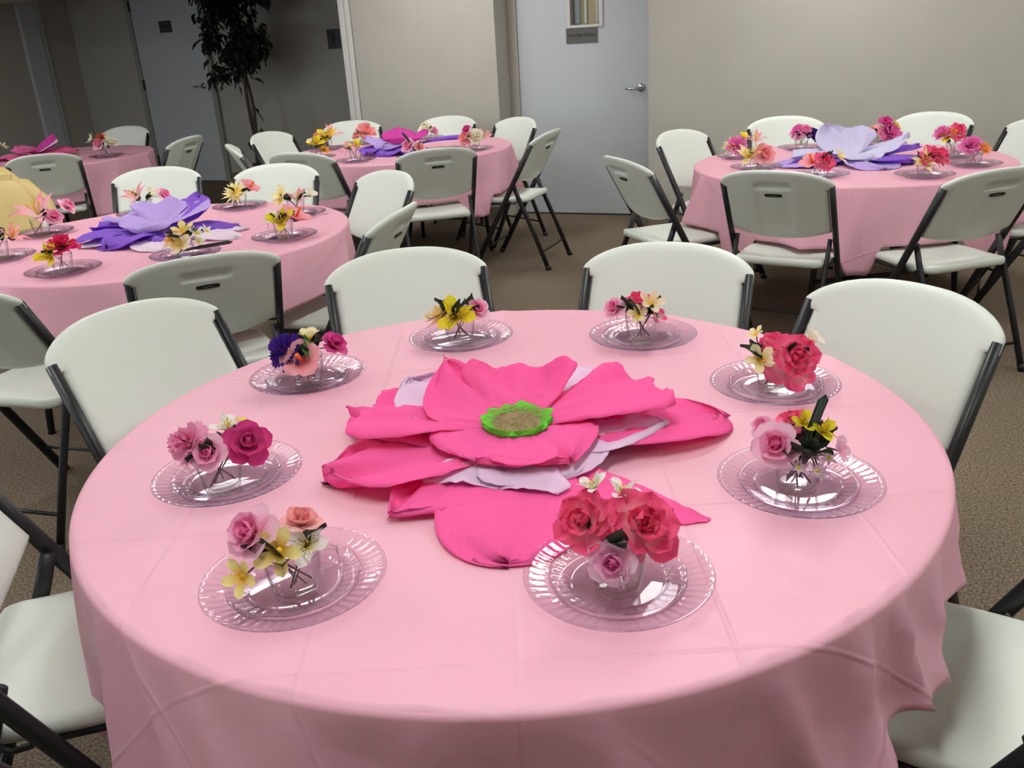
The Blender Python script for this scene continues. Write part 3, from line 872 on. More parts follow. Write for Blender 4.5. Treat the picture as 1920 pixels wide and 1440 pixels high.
UNIT = {}
def flower(kind, pal, label, cup, head, size, face, rnd, group, far, leaves, big=1.12):
    """cup: world point of the cup floor, head: bloom centre relative to it"""
    r = empty(RNAME.get(kind, kind), cup)
    hd = Vector(head)
    out = Vector((hd.x, hd.y, 0)) * 14
    d = out * .55 + Vector((0, 0, .62)) + Vector((-.05, -1, 0)) * face
    d.normalize()
    spin = rnd.uniform(0, 2 * PI)
    S = size * (1.45 if far else big)
    MX = Matrix.Translation(hd - d * S * .28) @ face_matrix(d, spin)
    V = []; F = []; AL = []; AC = []; mats = []; FM = []
    for wi, (n, L, W, pitch, curl, cupv, ruf, rfq, tip, cp, strk, ro, zo, nar) in enumerate(KINDS[kind]):
        mt = petal_mat(pal, cp, bool(strk) and pal in ('white', 'yellow'))
        for k in range(n):
            jz = .22 if kind in ('peony', 'carnation', 'violet', 'petalb') else .06
            az = 2 * PI * k / n + wi * .55 + rnd.uniform(-jz, jz)
            js = rnd.uniform(1 - jz * .8, 1 + jz * .6)
            var = k % 2
            loc = Matrix.Rotation(az, 4, 'Z') @ Matrix.Translation((0, ro * S, zo * S)) @ Matrix.Rotation(rad(rnd.uniform(-1, 1) * (7 + 30 * jz)), 4, 'X') @ Matrix.Scale(js, 4)
            if far:
                g = petal_geo(L * S, W * S, pitch, curl, cupv, ruf, rfq, tip, 3 if tip != 'fan' else 4, 4, wi * 7 + var, nar)
                b = len(V); mm = MX @ loc
                V += [mm @ Vector(p) for p in g[0]]; F += [tuple(x + b for x in q) for q in g[1]]; AL += g[2]; AC += g[3]
                if mt not in mats: mats.append(mt)
                FM += [mats.index(mt)] * len(g[1])
            else:
                me = petal_mesh((kind, wi, var), mt, L=L, W=W, pitch=pitch, curl=curl, cup=cupv, ruffle=ruf, rf=rfq, tip=tip, nu=6, nv=7, seed=wi * 7 + var, narrow=nar)
                o = obj('petal', me, r); o.matrix_local = MX @ loc @ Matrix.Scale(S, 4)
    if far:
        me = mk_mesh('bloom', V, F, mats); add_attr(me, 'along', AL); add_attr(me, 'across', AC)
        me.polygons.foreach_set('material_index', FM)
        obj('bloom', me, r)
    # centre
    if kind in ('plumeria', 'alstroemeria', 'lily', 'hibiscus', 'hollyhock', 'star', 'daisy', 'violet'):
        mb = MB()
        if kind == 'hibiscus':
            mb.tube([MX @ Vector((0, 0, 0)), MX @ Vector((0, 0, S * .5)), MX @ Vector((S * .05, 0, S * .85))], [S * .09, S * .07, S * .10], 8); mb.build('stamen', M['stamen_o'], r, smooth=True)
        elif kind in ('lily', 'alstroemeria'):
            for k in range(4):
                a = k * 1.57 + .4
                mb.tube([MX @ Vector((0, 0, 0)), MX @ Vector((S * .10 * math.cos(a), S * .10 * math.sin(a), S * .45)), MX @ Vector((S * .24 * math.cos(a), S * .24 * math.sin(a), S * .75))], [S * .018, S * .018, S * .04], 5)
            mb.build('stamen', M['stamen'], r, smooth=True)
        else:
            c0 = MX @ Vector((0, 0, S * .06)); dm = M['core_dark'] if pal in ('redorange', 'orange') else M['stamen']
            ring = [(S * .20 * math.cos(2 * PI * k / 10), S * .20 * math.sin(2 * PI * k / 10)) for k in range(10)]
            vv = [MX @ Vector((x, y, S * .02)) for x, y in ring] + [MX @ Vector((x * .6, y * .6, S * .14)) for x, y in ring] + [MX @ Vector((0, 0, S * .18))]
            mb.add(vv, [(k, (k + 1) % 10, 10 + (k + 1) % 10, 10 + k) for k in range(10)] + [(10 + k, 10 + (k + 1) % 10, 20) for k in range(10)])
            mb.build('flower_centre', dm, r, smooth=True)
    # stem down into the cup, calyx
    foot = Vector((-hd.x * .35 + rnd.uniform(-.006, .006), -hd.y * .35 + rnd.uniform(-.006, .006), .012))
    foot.x = max(-.02, min(.02, foot.x)); foot.y = max(-.02, min(.02, foot.y))
    base = hd - d * S * .30
    lim = Vector((base.x, base.y, 0)); 
    if lim.length > .030: lim = lim.normalized() * .030
    mid = Vector((lim.x, lim.y, .070))
    if base.z < .078: mid.z = .074
    MB().tube([foot, foot.lerp(mid, .6), mid, mid.lerp(base, .6), base], .0013, 6).build('stem', M['stem'], r, smooth=True)
    if not far:
        cx = MB(); bm = MX
        cx.add([bm @ Vector((S * .20 * math.cos(2*PI*k/8), S * .20 * math.sin(2*PI*k/8), S * .02)) for k in range(8)] + [bm @ Vector((0, 0, -S * .16))], [(k, (k + 1) % 8, 8) for k in range(8)])
        cx.build('calyx', M['leaf'], r, smooth=True)
    for k in range(leaves):
        az = math.atan2(hd.y, hd.x) + rnd.uniform(-1.2, 1.2)
        L = rnd.uniform(.038, .052); 
        o = obj('leaf', leaf_mesh('l', .040, .027, -40, k % 2, M['leaf']), r)
        p = foot.lerp(mid, .86)
        o.matrix_local = Matrix.Translation(p) @ Matrix.Rotation(az - PI / 2, 4, 'Z') @ Matrix.Rotation(rad(rnd.uniform(22, 72)), 4, 'X') @ Matrix.Rotation(rnd.uniform(-.6, .6), 4, 'Y') @ Matrix.Scale(L / .040, 4)
    tag(r, label, 'flower', group)
    return r


def hash_str(s):
    h = 7
    for ch in s: h = (h * 131 + ord(ch)) % 1000003
    return h

BOUQUETS = {
 'M': [
  ('purple carnation', -0.441, 0.317, -0.433, 0.28, [
    ('carnation', 'purple', 'deep purple carnation', -0.039, -0.009, 0.087, 0.0366, 0.5),
    ('hollyhock', 'cream', 'pale yellow open flower', 0.008, 0.033, 0.107, 0.0268, 0.2),
    ('rose', 'magenta', 'magenta pink rose', 0.063, 0.026, 0.088, 0.0314, 0.3),
    ('hibiscus', 'pinkh', 'soft pink hibiscus with orange stamen', -0.001, -0.031, 0.073, 0.0454, 0.4),
    ('leafb', 'green', 'bright green leaf', 0.032, -0.028, 0.091, 0.0215, 0),
  ]),
  ('yellow alstroemeria', -0.105, 0.526, -0.106, 0.512, [
    ('alstroemeria', 'yellow', 'yellow alstroemeria', -0.007, -0.02, 0.077, 0.0394, 0.6),
    ('dahlia', 'coralcream', 'cream and coral spiky dahlia', -0.048, 0.007, 0.077, 0.036, 0.3),
    ('rose', 'pinkw', 'small pink rose with pale outer petals', 0.044, 0.003, 0.083, 0.0295, 0.5),
    ('violet', 'purple', 'small purple blossom', 0.032, 0.042, 0.094, 0.0169, 0.2),
    ('lily', 'creamwhite', 'cream white bud', -0.074, -0.004, 0.071, 0.0192, 0.2),
  ]),
  ('cream plumeria', 0.33, 0.456, 0.323, 0.431, [
    ('rose', 'pinkw', 'pink rose', -0.062, 0.01, 0.088, 0.0285, 0.4),
    ('peony', 'hot', 'hot pink ruffled peony', -0.005, 0.021, 0.101, 0.0311, 0.3),
    ('plumeria', 'creampk', 'cream plumeria with pink edges', 0.021, -0.014, 0.104, 0.0257, 0.5),
    ('plumeria', 'cream', 'low pale yellow plumeria', -0.013, -0.028, 0.08, 0.0208, 0.6),
    ('petalb', 'hot', 'loose hot pink petal blossom', 0.042, 0.004, 0.063, 0.0186, 0.5),
  ]),
  ('tall hot pink peony', 0.539, 0.107, 0.534, 0.095, [
    ('peony', 'hot', 'big hot pink peony', 0.03, -0.031, 0.083, 0.0453, 0.7),
    ('peony', 'hot', 'upper hot pink peony bud', 0.003, 0.02, 0.099, 0.0264, 0.3),
    ('plumeria', 'cream', 'pale yellow plumeria', -0.032, -0.011, 0.074, 0.0261, 0.6),
    ('plumeria', 'cream', 'tiny pale yellow plumeria on top', -0.038, 0.012, 0.121, 0.0157, 0.2),
    ('hollyhock', 'creamwhite', 'cream hollyhock', 0.074, 0.008, 0.105, 0.0293, 0.3),
    ('petalb', 'hot', 'drooping white and pink peony petal bloom', 0.038, -0.049, 0.039, 0.0309, 0.8),
  ]),
  ('white star cluster', 0.457, -0.302, 0.449, -0.315, [
    ('rose', 'pinkw', 'large pink rose', -0.043, -0.016, 0.093, 0.0315, 0.8),
    ('rose', 'pinkw', 'small pink rosebud', -0.051, 0.029, 0.104, 0.0182, 0.5),
    ('peony', 'hot', 'hot pink peony at the back', 0.003, 0.042, 0.106, 0.0243, 0.3),
    ('alstroemeria', 'yellow', 'upper yellow alstroemeria', 0.006, 0.008, 0.116, 0.0171, 0.5),
    ('alstroemeria', 'yellow', 'lower yellow alstroemeria', 0.034, -0.001, 0.103, 0.0187, 0.5),
    ('blade', 'dark', 'long dark green blade leaf', 0.033, -0.001, 0.157, 0, 0),
    ('star', 'whitep', 'left white star flower', -0.012, -0.038, 0.063, 0.0136, 0.8),
    ('star', 'whitep', 'top white star flower', 0.012, -0.036, 0.083, 0.0128, 0.8),
    ('star', 'whitep', 'right white star flower', 0.031, -0.043, 0.079, 0.0143, 0.8),
    ('star', 'whitep', 'middle white star flower', 0.011, -0.052, 0.063, 0.0135, 0.8),
    ('star', 'whitep', 'drooping white star flower', 0.018, -0.054, 0.039, 0.0128, 0.9),
    ('petalb', 'pinkw', 'pale pink open flower', 0.062, -0.012, 0.075, 0.0187, 0.5),
  ]),
  ('twin hot pink peonies', 0.139, -0.533, 0.135, -0.552, [
    ('peony', 'hot', 'left hot pink peony', -0.041, 0, 0.113, 0.0366, 0.6),
    ('peony', 'hot', 'right hot pink peony', 0.033, -0.009, 0.106, 0.0398, 0.6),
    ('rose', 'lilac', 'pale lilac pink rose in front', -0.011, -0.039, 0.072, 0.028, 1.2),
    ('alstroemeria', 'white', 'left white speckled alstroemeria', -0.026, 0.023, 0.149, 0.0164, 0.3),
    ('alstroemeria', 'white', 'right white speckled alstroemeria', 0.012, 0.029, 0.133, 0.0186, 0.3),
  ]),
  ('yellow plumeria', -0.304, -0.491, -0.295, -0.519, [
    ('rose', 'pinkw', 'large pink rose with pale rim', -0.044, -0.013, 0.113, 0.0331, 0.5),
    ('rose', 'coral', 'coral pink rose', 0.017, 0.016, 0.11, 0.0254, 0.1),
    ('plumeria', 'yellow2', 'upright yellow plumeria', -0.007, -0.033, 0.093, 0.0266, 0.9),
    ('plumeria', 'yellow2', 'drooping yellow plumeria', -0.055, -0.048, 0.068, 0.0218, 0.7),
    ('alstroemeria', 'white', 'white speckled alstroemeria', 0.026, -0.013, 0.086, 0.0243, 0.8),
  ]),
  ('magenta rose', -0.489, -0.153, -0.487, -0.195, [
    ('carnation', 'pinkc', 'frilly pink carnation', -0.038, -0.014, 0.099, 0.0323, 0.4),
    ('rose', 'pinkw', 'pale pink rose', -0.001, -0.032, 0.089, 0.0286, 0.6),
    ('rose', 'magenta2', 'magenta rose', 0.055, -0.001, 0.088, 0.0345, 0.7),
    ('alstroemeria', 'white', 'white speckled alstroemeria', 0.017, 0.027, 0.107, 0.0242, 0.3),
    ('violet', 'yellow', 'small yellow blossom', 0.038, 0.046, 0.108, 0.0136, 0.3),
  ]),
 ],
 'T2': [
  ('pink lily and rosebud', -1.663, 2.669, -1.663, 2.669, [
    ('lily', 'pinkl', 'pink lily', -0.023, -0.009, 0.094, 0.058, 0.4),
    ('hollyhock', 'creamwhite', 'cream blossom', 0.047, 0.019, 0.098, 0.0305, 0.4),
    ('rose', 'pinkw', 'pink rosebud', 0.094, 0.037, 0.087, 0.0306, 0.4),
  ]),
  ('pale yellow daisy', -1.221, 2.695, -1.221, 2.695, [
    ('daisy', 'cream', 'pale yellow daisy', -0.014, -0.004, 0.086, 0.055, 0.5),
    ('hibiscus', 'pinkh', 'pink hibiscus', 0.054, 0.026, 0.093, 0.0428, 0.3),
  ]),
  ('cream and pink lily', -0.89, 2.398, -0.89, 2.398, [
    ('plumeria', 'cream', 'cream plumeria', -0.058, -0.013, 0.108, 0.0326, 0.4),
    ('plumeria', 'cream', 'lower cream plumeria', -0.063, -0.025, 0.078, 0.0256, 0.5),
    ('lily', 'pinkl', 'pink lily', 0.012, 0.003, 0.083, 0.0468, 0.4),
    ('hollyhock', 'creamwhite', 'cream blossom', 0.067, 0.026, 0.09, 0.0306, 0.3),
  ]),
  ('yellow and white', -0.84, 1.913, -0.84, 1.913, [
    ('alstroemeria', 'yellow', 'bright yellow alstroemeria', -0.001, -0.021, 0.075, 0.039, 0.5),
    ('hollyhock', 'creamwhite', 'white blossom', -0.035, -0.009, 0.083, 0.0309, 0.4),
    ('hibiscus', 'pinkh', 'large pale pink hibiscus', 0.051, 0.033, 0.082, 0.0521, 0.3),
  ]),
  ('orange daisy', -1.155, 1.686, -1.155, 1.686, [
    ('daisy', 'orange', 'orange yellow daisy', -0.035, -0.013, 0.08, 0.0387, 0.3),
    ('plumeria', 'yellow2', 'yellow plumeria', 0.004, 0.012, 0.1, 0.0311, 0.3),
    ('plumeria', 'cream', 'low cream plumeria', -0.003, -0.033, 0.051, 0.0328, 0.7),
    ('star', 'white', 'white star flower', 0.053, 0.009, 0.09, 0.0272, 0.5),
    ('star', 'white', 'second white star flower', 0.086, 0.031, 0.091, 0.0254, 0.4),
    ('star', 'white', 'low white star flower', 0.058, -0, 0.06, 0.0253, 0.6),
    ('blade', 'dark', 'dark green blade leaf lying to the right', 0.165, 0.049, 0.031, 0, 0),
  ]),
  ('hot pink carnation', -1.54, 1.546, -1.54, 1.546, [
    ('carnation', 'hot2', 'hot pink carnation', 0.01, 0.005, 0.099, 0.0402, 0.2),
    ('alstroemeria', 'yellow', 'yellow alstroemeria', -0.023, -0.034, 0.07, 0.0344, 0.5),
    ('daisy', 'cream', 'pale green yellow daisy behind', -0.005, 0.02, 0.112, 0.0476, 0.2),
  ]),
  ('white and pink lily', -1.974, 2.304, -1.974, 2.304, [
    ('lily', 'pinkl', 'large pink and white lily', 0.002, 0.001, 0.101, 0.0869, 0.4),
    ('rose', 'pinkw', 'pale pink rosebud', 0.057, 0.018, 0.076, 0.0322, 0.5),
    ('rose', 'pinkw', 'pink rose', 0.108, 0.056, 0.112, 0.0324, 0.4),
  ]),
  ('coral lily', -1.913, 1.833, -1.913, 1.833, [
    ('lily', 'coral', 'coral pink lily', 0.053, 0.03, 0.089, 0.0509, 0.4),
    ('hollyhock', 'creamwhite', 'white blossom', 0.008, 0.005, 0.085, 0.0304, 0.4),
  ]),
 ],
 'T3': [
  ('yellow pansy', -1.183, 4.475, -1.183, 4.475, [
    ('alstroemeria', 'yellow', 'yellow alstroemeria', 0.004, 0.001, 0.102, 0.0384, 0.4),
    ('hollyhock', 'creamwhite', 'white blossom', -0.031, -0.006, 0.118, 0.0209, 0.4),
    ('daisy', 'orange', 'orange daisy', 0.056, 0.011, 0.064, 0.0315, 0.4),
  ]),
  ('yellow and pink lily', -1.202, 4.992, -1.202, 4.992, [
    ('alstroemeria', 'yellow', 'yellow alstroemeria', -0.001, -0.01, 0.09, 0.0492, 0.5),
    ('lily', 'pinkl', 'pink lily', 0.042, 0.018, 0.114, 0.0645, 0.4),
    ('rose', 'pinkw', 'pink rosebud', -0.062, -0.001, 0.1, 0.0303, 0.4),
  ]),
  ('salmon carnation', -0.988, 5.259, -0.988, 5.259, [
    ('carnation', 'coral', 'salmon pink carnation', 0.034, 0.005, 0.09, 0.0516, 0.4),
    ('rose', 'coral', 'small salmon rose', -0.039, -0.006, 0.065, 0.0278, 0.4),
  ]),
  ('pink lily and yellow', -0.886, 4.206, -0.886, 4.206, [
    ('lily', 'pinkl', 'pink lily', -0.038, -0.006, 0.088, 0.0432, 0.5),
    ('alstroemeria', 'yellow', 'yellow alstroemeria', 0.008, 0.011, 0.102, 0.03, 0.3),
  ]),
  ('cream rose and twigs', -0.509, 5.342, -0.509, 5.342, [
    ('rose', 'creamwhite', 'cream rose', -0.009, -0.001, 0.083, 0.0405, 0.4),
    ('rose', 'pinkw', 'pink rosebud', 0.046, 0.003, 0.06, 0.0325, 0.4),
  ]),
  ('white rose and lily', -0.14, 4.452, -0.14, 4.452, [
    ('rose', 'creamwhite', 'white rose', 0.014, -0.01, 0.095, 0.0416, 0.6),
    ('lily', 'pinkl', 'pink lily', 0.076, 0.002, 0.09, 0.0452, 0.4),
    ('carnation', 'coral', 'salmon carnation', -0.057, -0.001, 0.078, 0.0382, 0.4),
    ('rose', 'magenta', 'magenta rosebud', -0.046, 0.009, 0.137, 0.0243, 0.4),
  ]),
  ('pink rose and leaf', -0.497, 4.181, -0.497, 4.181, [
    ('rose', 'pinkw', 'pink rose', -0.051, -0.005, 0.087, 0.0363, 0.6),
    ('hibiscus', 'pinkh', 'pale pink blossom', 0.019, 0.002, 0.063, 0.0331, 0.4),
    ('blade', 'dark', 'dark curved blade leaf', -0.08, -0.007, 0.16, 0, 0),
  ]),
 ],
 'T4': [
  ('mauve carnation', 1.324, 3.356, 1.324, 3.356, [
    ('carnation', 'mauve', 'mauve pink carnation', -0.019, -0.005, 0.072, 0.0374, 0.5),
    ('daisy', 'cream', 'cream daisy', -0.044, 0.022, 0.085, 0.0491, 0.3),
    ('violet', 'yellow', 'yellow blossom', 0.023, 0.004, 0.116, 0.0258, 0.3),
  ]),
  ('peach rose', 1.292, 2.937, 1.292, 2.937, [
    ('rose', 'coral', 'peach pink rose', 0.033, -0.02, 0.078, 0.0421, 0.6),
    ('lily', 'cream', 'cream lily', -0.043, -0.009, 0.071, 0.0502, 0.7),
    ('lily', 'pinkl', 'tall pink lily', -0.003, 0.011, 0.144, 0.0448, 0.3),
    ('violet', 'purple', 'small purple blossom', -0.028, 0.029, 0.153, 0.0132, 0.3),
  ]),
  ('pink and purple', 1.717, 3.549, 1.717, 3.549, [
    ('carnation', 'mauve', 'mauve pink carnation', -0.022, 0.007, 0.099, 0.0328, 0.4),
    ('rose', 'pinkw', 'pink rose', 0.021, -0.007, 0.104, 0.0327, 0.4),
    ('carnation', 'purple', 'deep purple carnation', 0.06, -0.02, 0.08, 0.0297, 0.4),
    ('hollyhock', 'creamwhite', 'white blossom', -0.021, -0.014, 0.064, 0.0268, 0.5),
  ]),
  ('red and pink rose', 1.502, 2.603, 1.502, 2.603, [
    ('rose', 'hot', 'red pink rose', 0.007, -0.013, 0.071, 0.0367, 0.6),
    ('hibiscus', 'pinkh', 'pale pink hibiscus', -0.041, 0.025, 0.072, 0.042, 0.4),
    ('plumeria', 'cream', 'cream plumeria', 0.076, -0.017, 0.092, 0.0269, 0.3),
  ]),
  ('magenta carnation', 2.155, 3.492, 2.155, 3.492, [
    ('carnation', 'mauve', 'mauve carnation', 0.026, -0.022, 0.07, 0.0447, 0.5),
    ('rose', 'magenta', 'magenta rose', 0.011, 0.006, 0.129, 0.0328, 0.3),
    ('hibiscus', 'pinkh', 'pale pink blossom', -0.047, 0.02, 0.076, 0.042, 0.4),
    ('violet', 'yellow', 'yellow blossom', 0.063, -0.016, 0.108, 0.0238, 0.3),
  ]),
  ('yellow and hot pink', 2.279, 2.942, 2.279, 2.942, [
    ('peony', 'hot', 'hot pink peony', 0.008, -0.004, 0.129, 0.0342, 0.4),
    ('alstroemeria', 'yellow', 'yellow alstroemeria', -0.036, 0.007, 0.102, 0.0317, 0.5),
    ('carnation', 'mauve', 'pink carnation', -0.055, 0.028, 0.119, 0.0292, 0.4),
  ]),
  ('cream lily and hot pink', 1.903, 2.432, 1.903, 2.432, [
    ('peony', 'hot', 'left hot pink peony', 0.021, -0.01, 0.101, 0.0326, 0.4),
    ('peony', 'hot', 'right hot pink peony', 0.056, -0.027, 0.094, 0.0302, 0.4),
    ('lily', 'cream', 'cream lily', -0.013, -0.016, 0.072, 0.049, 0.8),
    ('violet', 'purple', 'purple blossom', -0.042, 0.02, 0.071, 0.0165, 0.4),
  ]),
  ('orchid pink carnation', 2.227, 2.645, 2.227, 2.645, [
    ('carnation', 'mauve', 'orchid pink carnation', -0.018, 0.01, 0.097, 0.0347, 0.5),
    ('daisy', 'orangep', 'peach orange daisy', 0.041, -0.022, 0.087, 0.032, 0.4),
  ]),
 ],
 'T1': [
  ('orange gerbera', -2.951, 5.408, -2.951, 5.408, [
    ('daisy', 'redorange', 'orange red gerbera', -0.03, -0.002, 0.151, 0.0441, 0.4),
    ('rose', 'pinkw', 'pink rose', -0.034, -0.025, 0.107, 0.0361, 0.5),
    ('rose', 'creamwhite', 'cream rose', 0.048, 0.021, 0.109, 0.0403, 0.4),
    ('star', 'white', 'pale star blossom', -0.085, -0.025, 0.149, 0.036, 0.3),
  ]),
  ('brown and orange daisy', -3.99, 5.752, -3.99, 5.752, [
    ('daisy', 'orange', 'orange daisy with brown centre', 0.019, 0.01, 0.121, 0.0379, 0.4),
    ('star', 'white', 'pale star blossom', 0.081, 0.045, 0.105, 0.0338, 0.4),
  ]),
 ],
}

def setting(tb, st, i, rnd):
    key, px, py, cx, cy, fl = st
    tn = TNAME[tb]
    far = tb in ('T1', 'T3', 'T4')
    p = obj('dinner_plate', PLATE_L, None, (px, py, CZ), (0, 0, rnd.uniform(0, 6)))
    tag(p, 'large clear plate under the %s cup, %s' % (key, tn), 'plate', 'large clear plates')
    p = obj('side_plate', PLATE_S, None, (px + rnd.uniform(-.004, .004), py + rnd.uniform(-.004, .004), CZ + .0040), (0, 0, rnd.uniform(0, 6)))
    tag(p, 'small scalloped clear plate under the %s cup, %s' % (key, tn), 'plate', 'small clear plates')
    cz = CZ + .0066
    c = empty('glass_cup', (cx, cy, cz), {'M': (PI * .9, PI * .85, PI * .85, PI, PI * .8, PI * 1.5, PI * .08, PI * .95)[i]}.get(tb, rnd.uniform(0, 6)) if tb == 'M' else rnd.uniform(0, 6))
    c.name = 'cup'
    obj('cup_body', CUP_BODY, c); obj('handle', CUP_HANDLE, c)
    tag(c, 'clear plastic cup holding the %s, %s' % (key, tn), 'cup', 'clear cups of flowers')
    for k, (kind, pal, desc, dx, dy, dz, size, face) in enumerate(fl):
        lab = '%s in the %s cup, %s' % (desc, key, tn)
        cw = (cx, cy, cz)
        hd = (dx, dy, max(dz - .0066, .05))
        if kind == 'leafb':
            r = empty('leaf_spray', cw)
            o = obj('leaf', leaf_mesh('b', .05, .036, -30, 1, M['leafbright']), r)
            o.matrix_local = Matrix.Translation((.018, -.028, .068)) @ Matrix.Rotation(rad(25), 4, 'Z') @ Matrix.Rotation(rad(62), 4, 'X') @ Matrix.Rotation(.3, 4, 'Y')
            MB().tube([(.0, .0, .012), (.012, -.018, .05), (.018, -.028, .068)], .0014, 6).build('stem', M['stem'], r, smooth=True)
            tag(r, lab, 'leaf', 'silk flowers')
            continue
        if kind == 'blade':
            r = empty('blade_leaf', cw)
            V = []; F = []; n = 14; hl = math.hypot(dx, dz); ca, sa = dz / hl, dx / hl
            for j in range(n + 1):
                t = j / n; w = (.0105 if tb == 'M' else .008) * min(1, .55 + t) * (1 if t < .93 else math.sqrt(max(0, 1 - ((t - .93) / .07) ** 2)) * .9 + .1)
                x = dx * (.8 * t + .2 * t * t); z = .02 + (dz - .02) * (1.12 * t - .12 * t ** 3); y = dy * t
                for u in (-1, -.3, .3, 1): V.append((x + u * w * .86 * ca, y - abs(u) * .0025 + u * w * .3, z - u * w * .86 * sa))
            for j in range(n):
                for q in range(3):
                    b = j * 4 + q; F.append((b, b + 1, b + 5, b + 4))
            o = obj('leaf', mk_mesh('leaf', V, F, M['blade']), r)
            sd = o.modifiers.new('thickness', 'SOLIDIFY'); sd.thickness = .0012
            tag(r, lab, 'leaf', 'silk flowers')
            continue
        flower(kind, pal, lab, cw, hd, size, face, rnd, 'silk flowers', far, (2 if k < 3 else 1) if tb in ('M', 'T2') else (2 if k == 0 else 1), 1.3 if tb == 'T2' else 1.12)

for tb, L in BOUQUETS.items():
    for i, st in enumerate(L):
        setting(tb, st, i, random.Random(hash_str(tb + st[0])))

# ------------------------------------------------------------------ tissue paper flowers
def tissue_mat(name, c, tr=.4): return thin_sheet(name, rgb(*c), tr, .75, .1, .010, 14)
M['t_hot'] = tissue_mat('tissue_hot_pink', (255, 112, 184))
M['t_white'] = tissue_mat('tissue_white', (240, 214, 240))
M['t_purple'] = tissue_mat('tissue_purple', (158, 108, 222))
M['t_lav'] = tissue_mat('tissue_lavender', (208, 182, 238))
M['t_pale'] = tissue_mat('tissue_pale', (242, 226, 240))
M['t_mag'] = tissue_mat('tissue_magenta', (222, 80, 180))
M['t_lilacw'] = tissue_mat('tissue_lilac_white', (228, 222, 246))
M['t_pink'] = tissue_mat('tissue_pink', (240, 130, 190))

def tissue_petal(root, az, L, W, z0, zt, mat, seed, kind='round', belly=0.0, ruf=.012):
    """one petal of crumpled tissue paper: from the middle outwards, z0 at the middle to zt at the tip"""
    rnd = random.Random(seed); p1, p2, p3 = (rnd.uniform(0, 6) for _ in range(3))
    nu, nv = 22, 22; V = []; al = []; px = rnd.uniform(2.2, 3.6)
    jit = [[rnd.gauss(0, 1) for _ in range(nu + 1)] for _ in range(nv + 1)]
    ed = [rnd.gauss(0, .012) for _ in range(nu + 1)]
    for j in range(nv + 1):
        t = 1 - (1 - j / nv) ** 1.5
        if kind == 'round': w = (.22 + .78 * math.sin(PI * .5 * min(1, t / .6))) * (math.sqrt(max(0, 1 - max(0, (t - .6) / .4) ** 2.2)) * .93 + .07 * (1 - t))
        elif kind == 'square': w = (.20 + .80 * min(1, t / .85)) * (1 if t < .9 else 1 - (t - .9) * 1.2)
        elif kind == 'corner': w = .25 + .75 * t
        else: w = (.25 + .75 * math.sin(PI * .5 * min(1, t / .5))) * (1 - max(0, (t - .5) / .5) ** 1.8 * .96)
        w *= W / 2
        for i in range(nu + 1):
            u = -1 + 2 * i / nu
            r = .015 + L * t * (1 - .06 * u * u * math.sin(p1)) 
            x = u * w
            if kind == 'corner': r *= 1 - .30 * max(0, t - .4) * (1 + u)
            z = z0 + (zt - z0) * t ** 1.3 + belly * math.sin(PI * t)
            z += ruf * t * (math.sin(2.2 * u * PI + p1) * .6 + math.sin(1.3 * u * PI + 4 * t + p2) * .6) + ruf * .35 * math.sin(7 * u + 9 * t + p3) * t
            tri = abs(((u * px + p1) % 1.0) * 2 - 1)
            z += .55 * ruf * tri * (1 - .75 * t) * min(1, t * 5)
            z += .0011 * jit[j][i] * min(1, t * 3)
            r += L * ed[i] * t * t
            z = max(z, .0012 + .0012 * (seed % 5))
            V.append((x, r, z)); al.append(t)
    F = [(j * (nu + 1) + i, j * (nu + 1) + i + 1, (j + 1) * (nu + 1) + i + 1, (j + 1) * (nu + 1) + i) for j in range(nv) for i in range(nu)]
    me = mk_mesh('petal', V, F, mat); add_attr(me, 'along', al)
    o = obj('petal', me, root, rot=(0, 0, rad(az) - PI / 2))
    sd = o.modifiers.new('thickness', 'SOLIDIFY'); sd.thickness = .0005
    return o

def centrepiece(x, y, petals, label, name='paper_flower', centre=None, seed=1):
    r = empty(name, (x, y, CZ))
    tag(r, label, 'paper flower', 'tissue paper centrepieces')
    for k, (az, L, W, z0, zt, mt, kind, belly, ruf) in enumerate(petals):
        tissue_petal(r, az, L, W, z0, zt, M[mt], seed * 100 + k, kind, belly, ruf)
    if centre:
        zc, R = centre
        rnd = random.Random(9); mb = MB()
        n = 40; prof = [(R * .45, zc - .016), (R * .8, zc - .012), (R * 1.0, zc + .004), (R * 1.02, zc + .014), (R * .86, zc + .008), (R * .7, zc + .002)]
        jit = [[rnd.uniform(-.10, .10) for _ in range(n)] for _ in prof]
        mb.lathe(prof, n, fn=lambda i, rr, z, q: (rr * (1 + jit[i][int(round(q / (2 * PI) * n)) % n] * .8), z + .035 * jit[i][int(round(q / (2 * PI) * n)) % n] * (1 if i > 1 else 0)))
        mb.build('crepe_ring', M['lime'], r, smooth=False)
        mb = MB()
        mb.lathe([(0, zc + .014), (R * .35, zc + .013), (R * .62, zc + .008), (R * .78, zc - .002)], 28, fn=lambda i, rr, z, q: (rr, z + rnd.uniform(-.002, .002)))
        mb.build('raffia_pad', M['raffia'], r, smooth=True)
        mb = MB()
        for k in range(170):
            a = rnd.uniform(0, 2 * PI); rr = R * .75 * math.sqrt(rnd.random()); d = rnd.uniform(0, 2 * PI); l = rnd.uniform(.015, .045)
            p = Vector((rr * math.cos(a), rr * math.sin(a), zc + .012 + rnd.uniform(-.003, .004)))
            up = rnd.uniform(-.002, .016)
            e = p + Vector((l * math.cos(d), l * math.sin(d), up))
            if math.hypot(e.x, e.y) > R * 1.05: e = p.lerp(e, .5)
            mb.tube([p, p.lerp(e, .5) + Vector((0, 0, .003)), e], .00035, 3, caps=False)
        o = mb.build('raffia_strands', M['raffia'], r, smooth=True); o['kind'] = 'stuff'
    return r

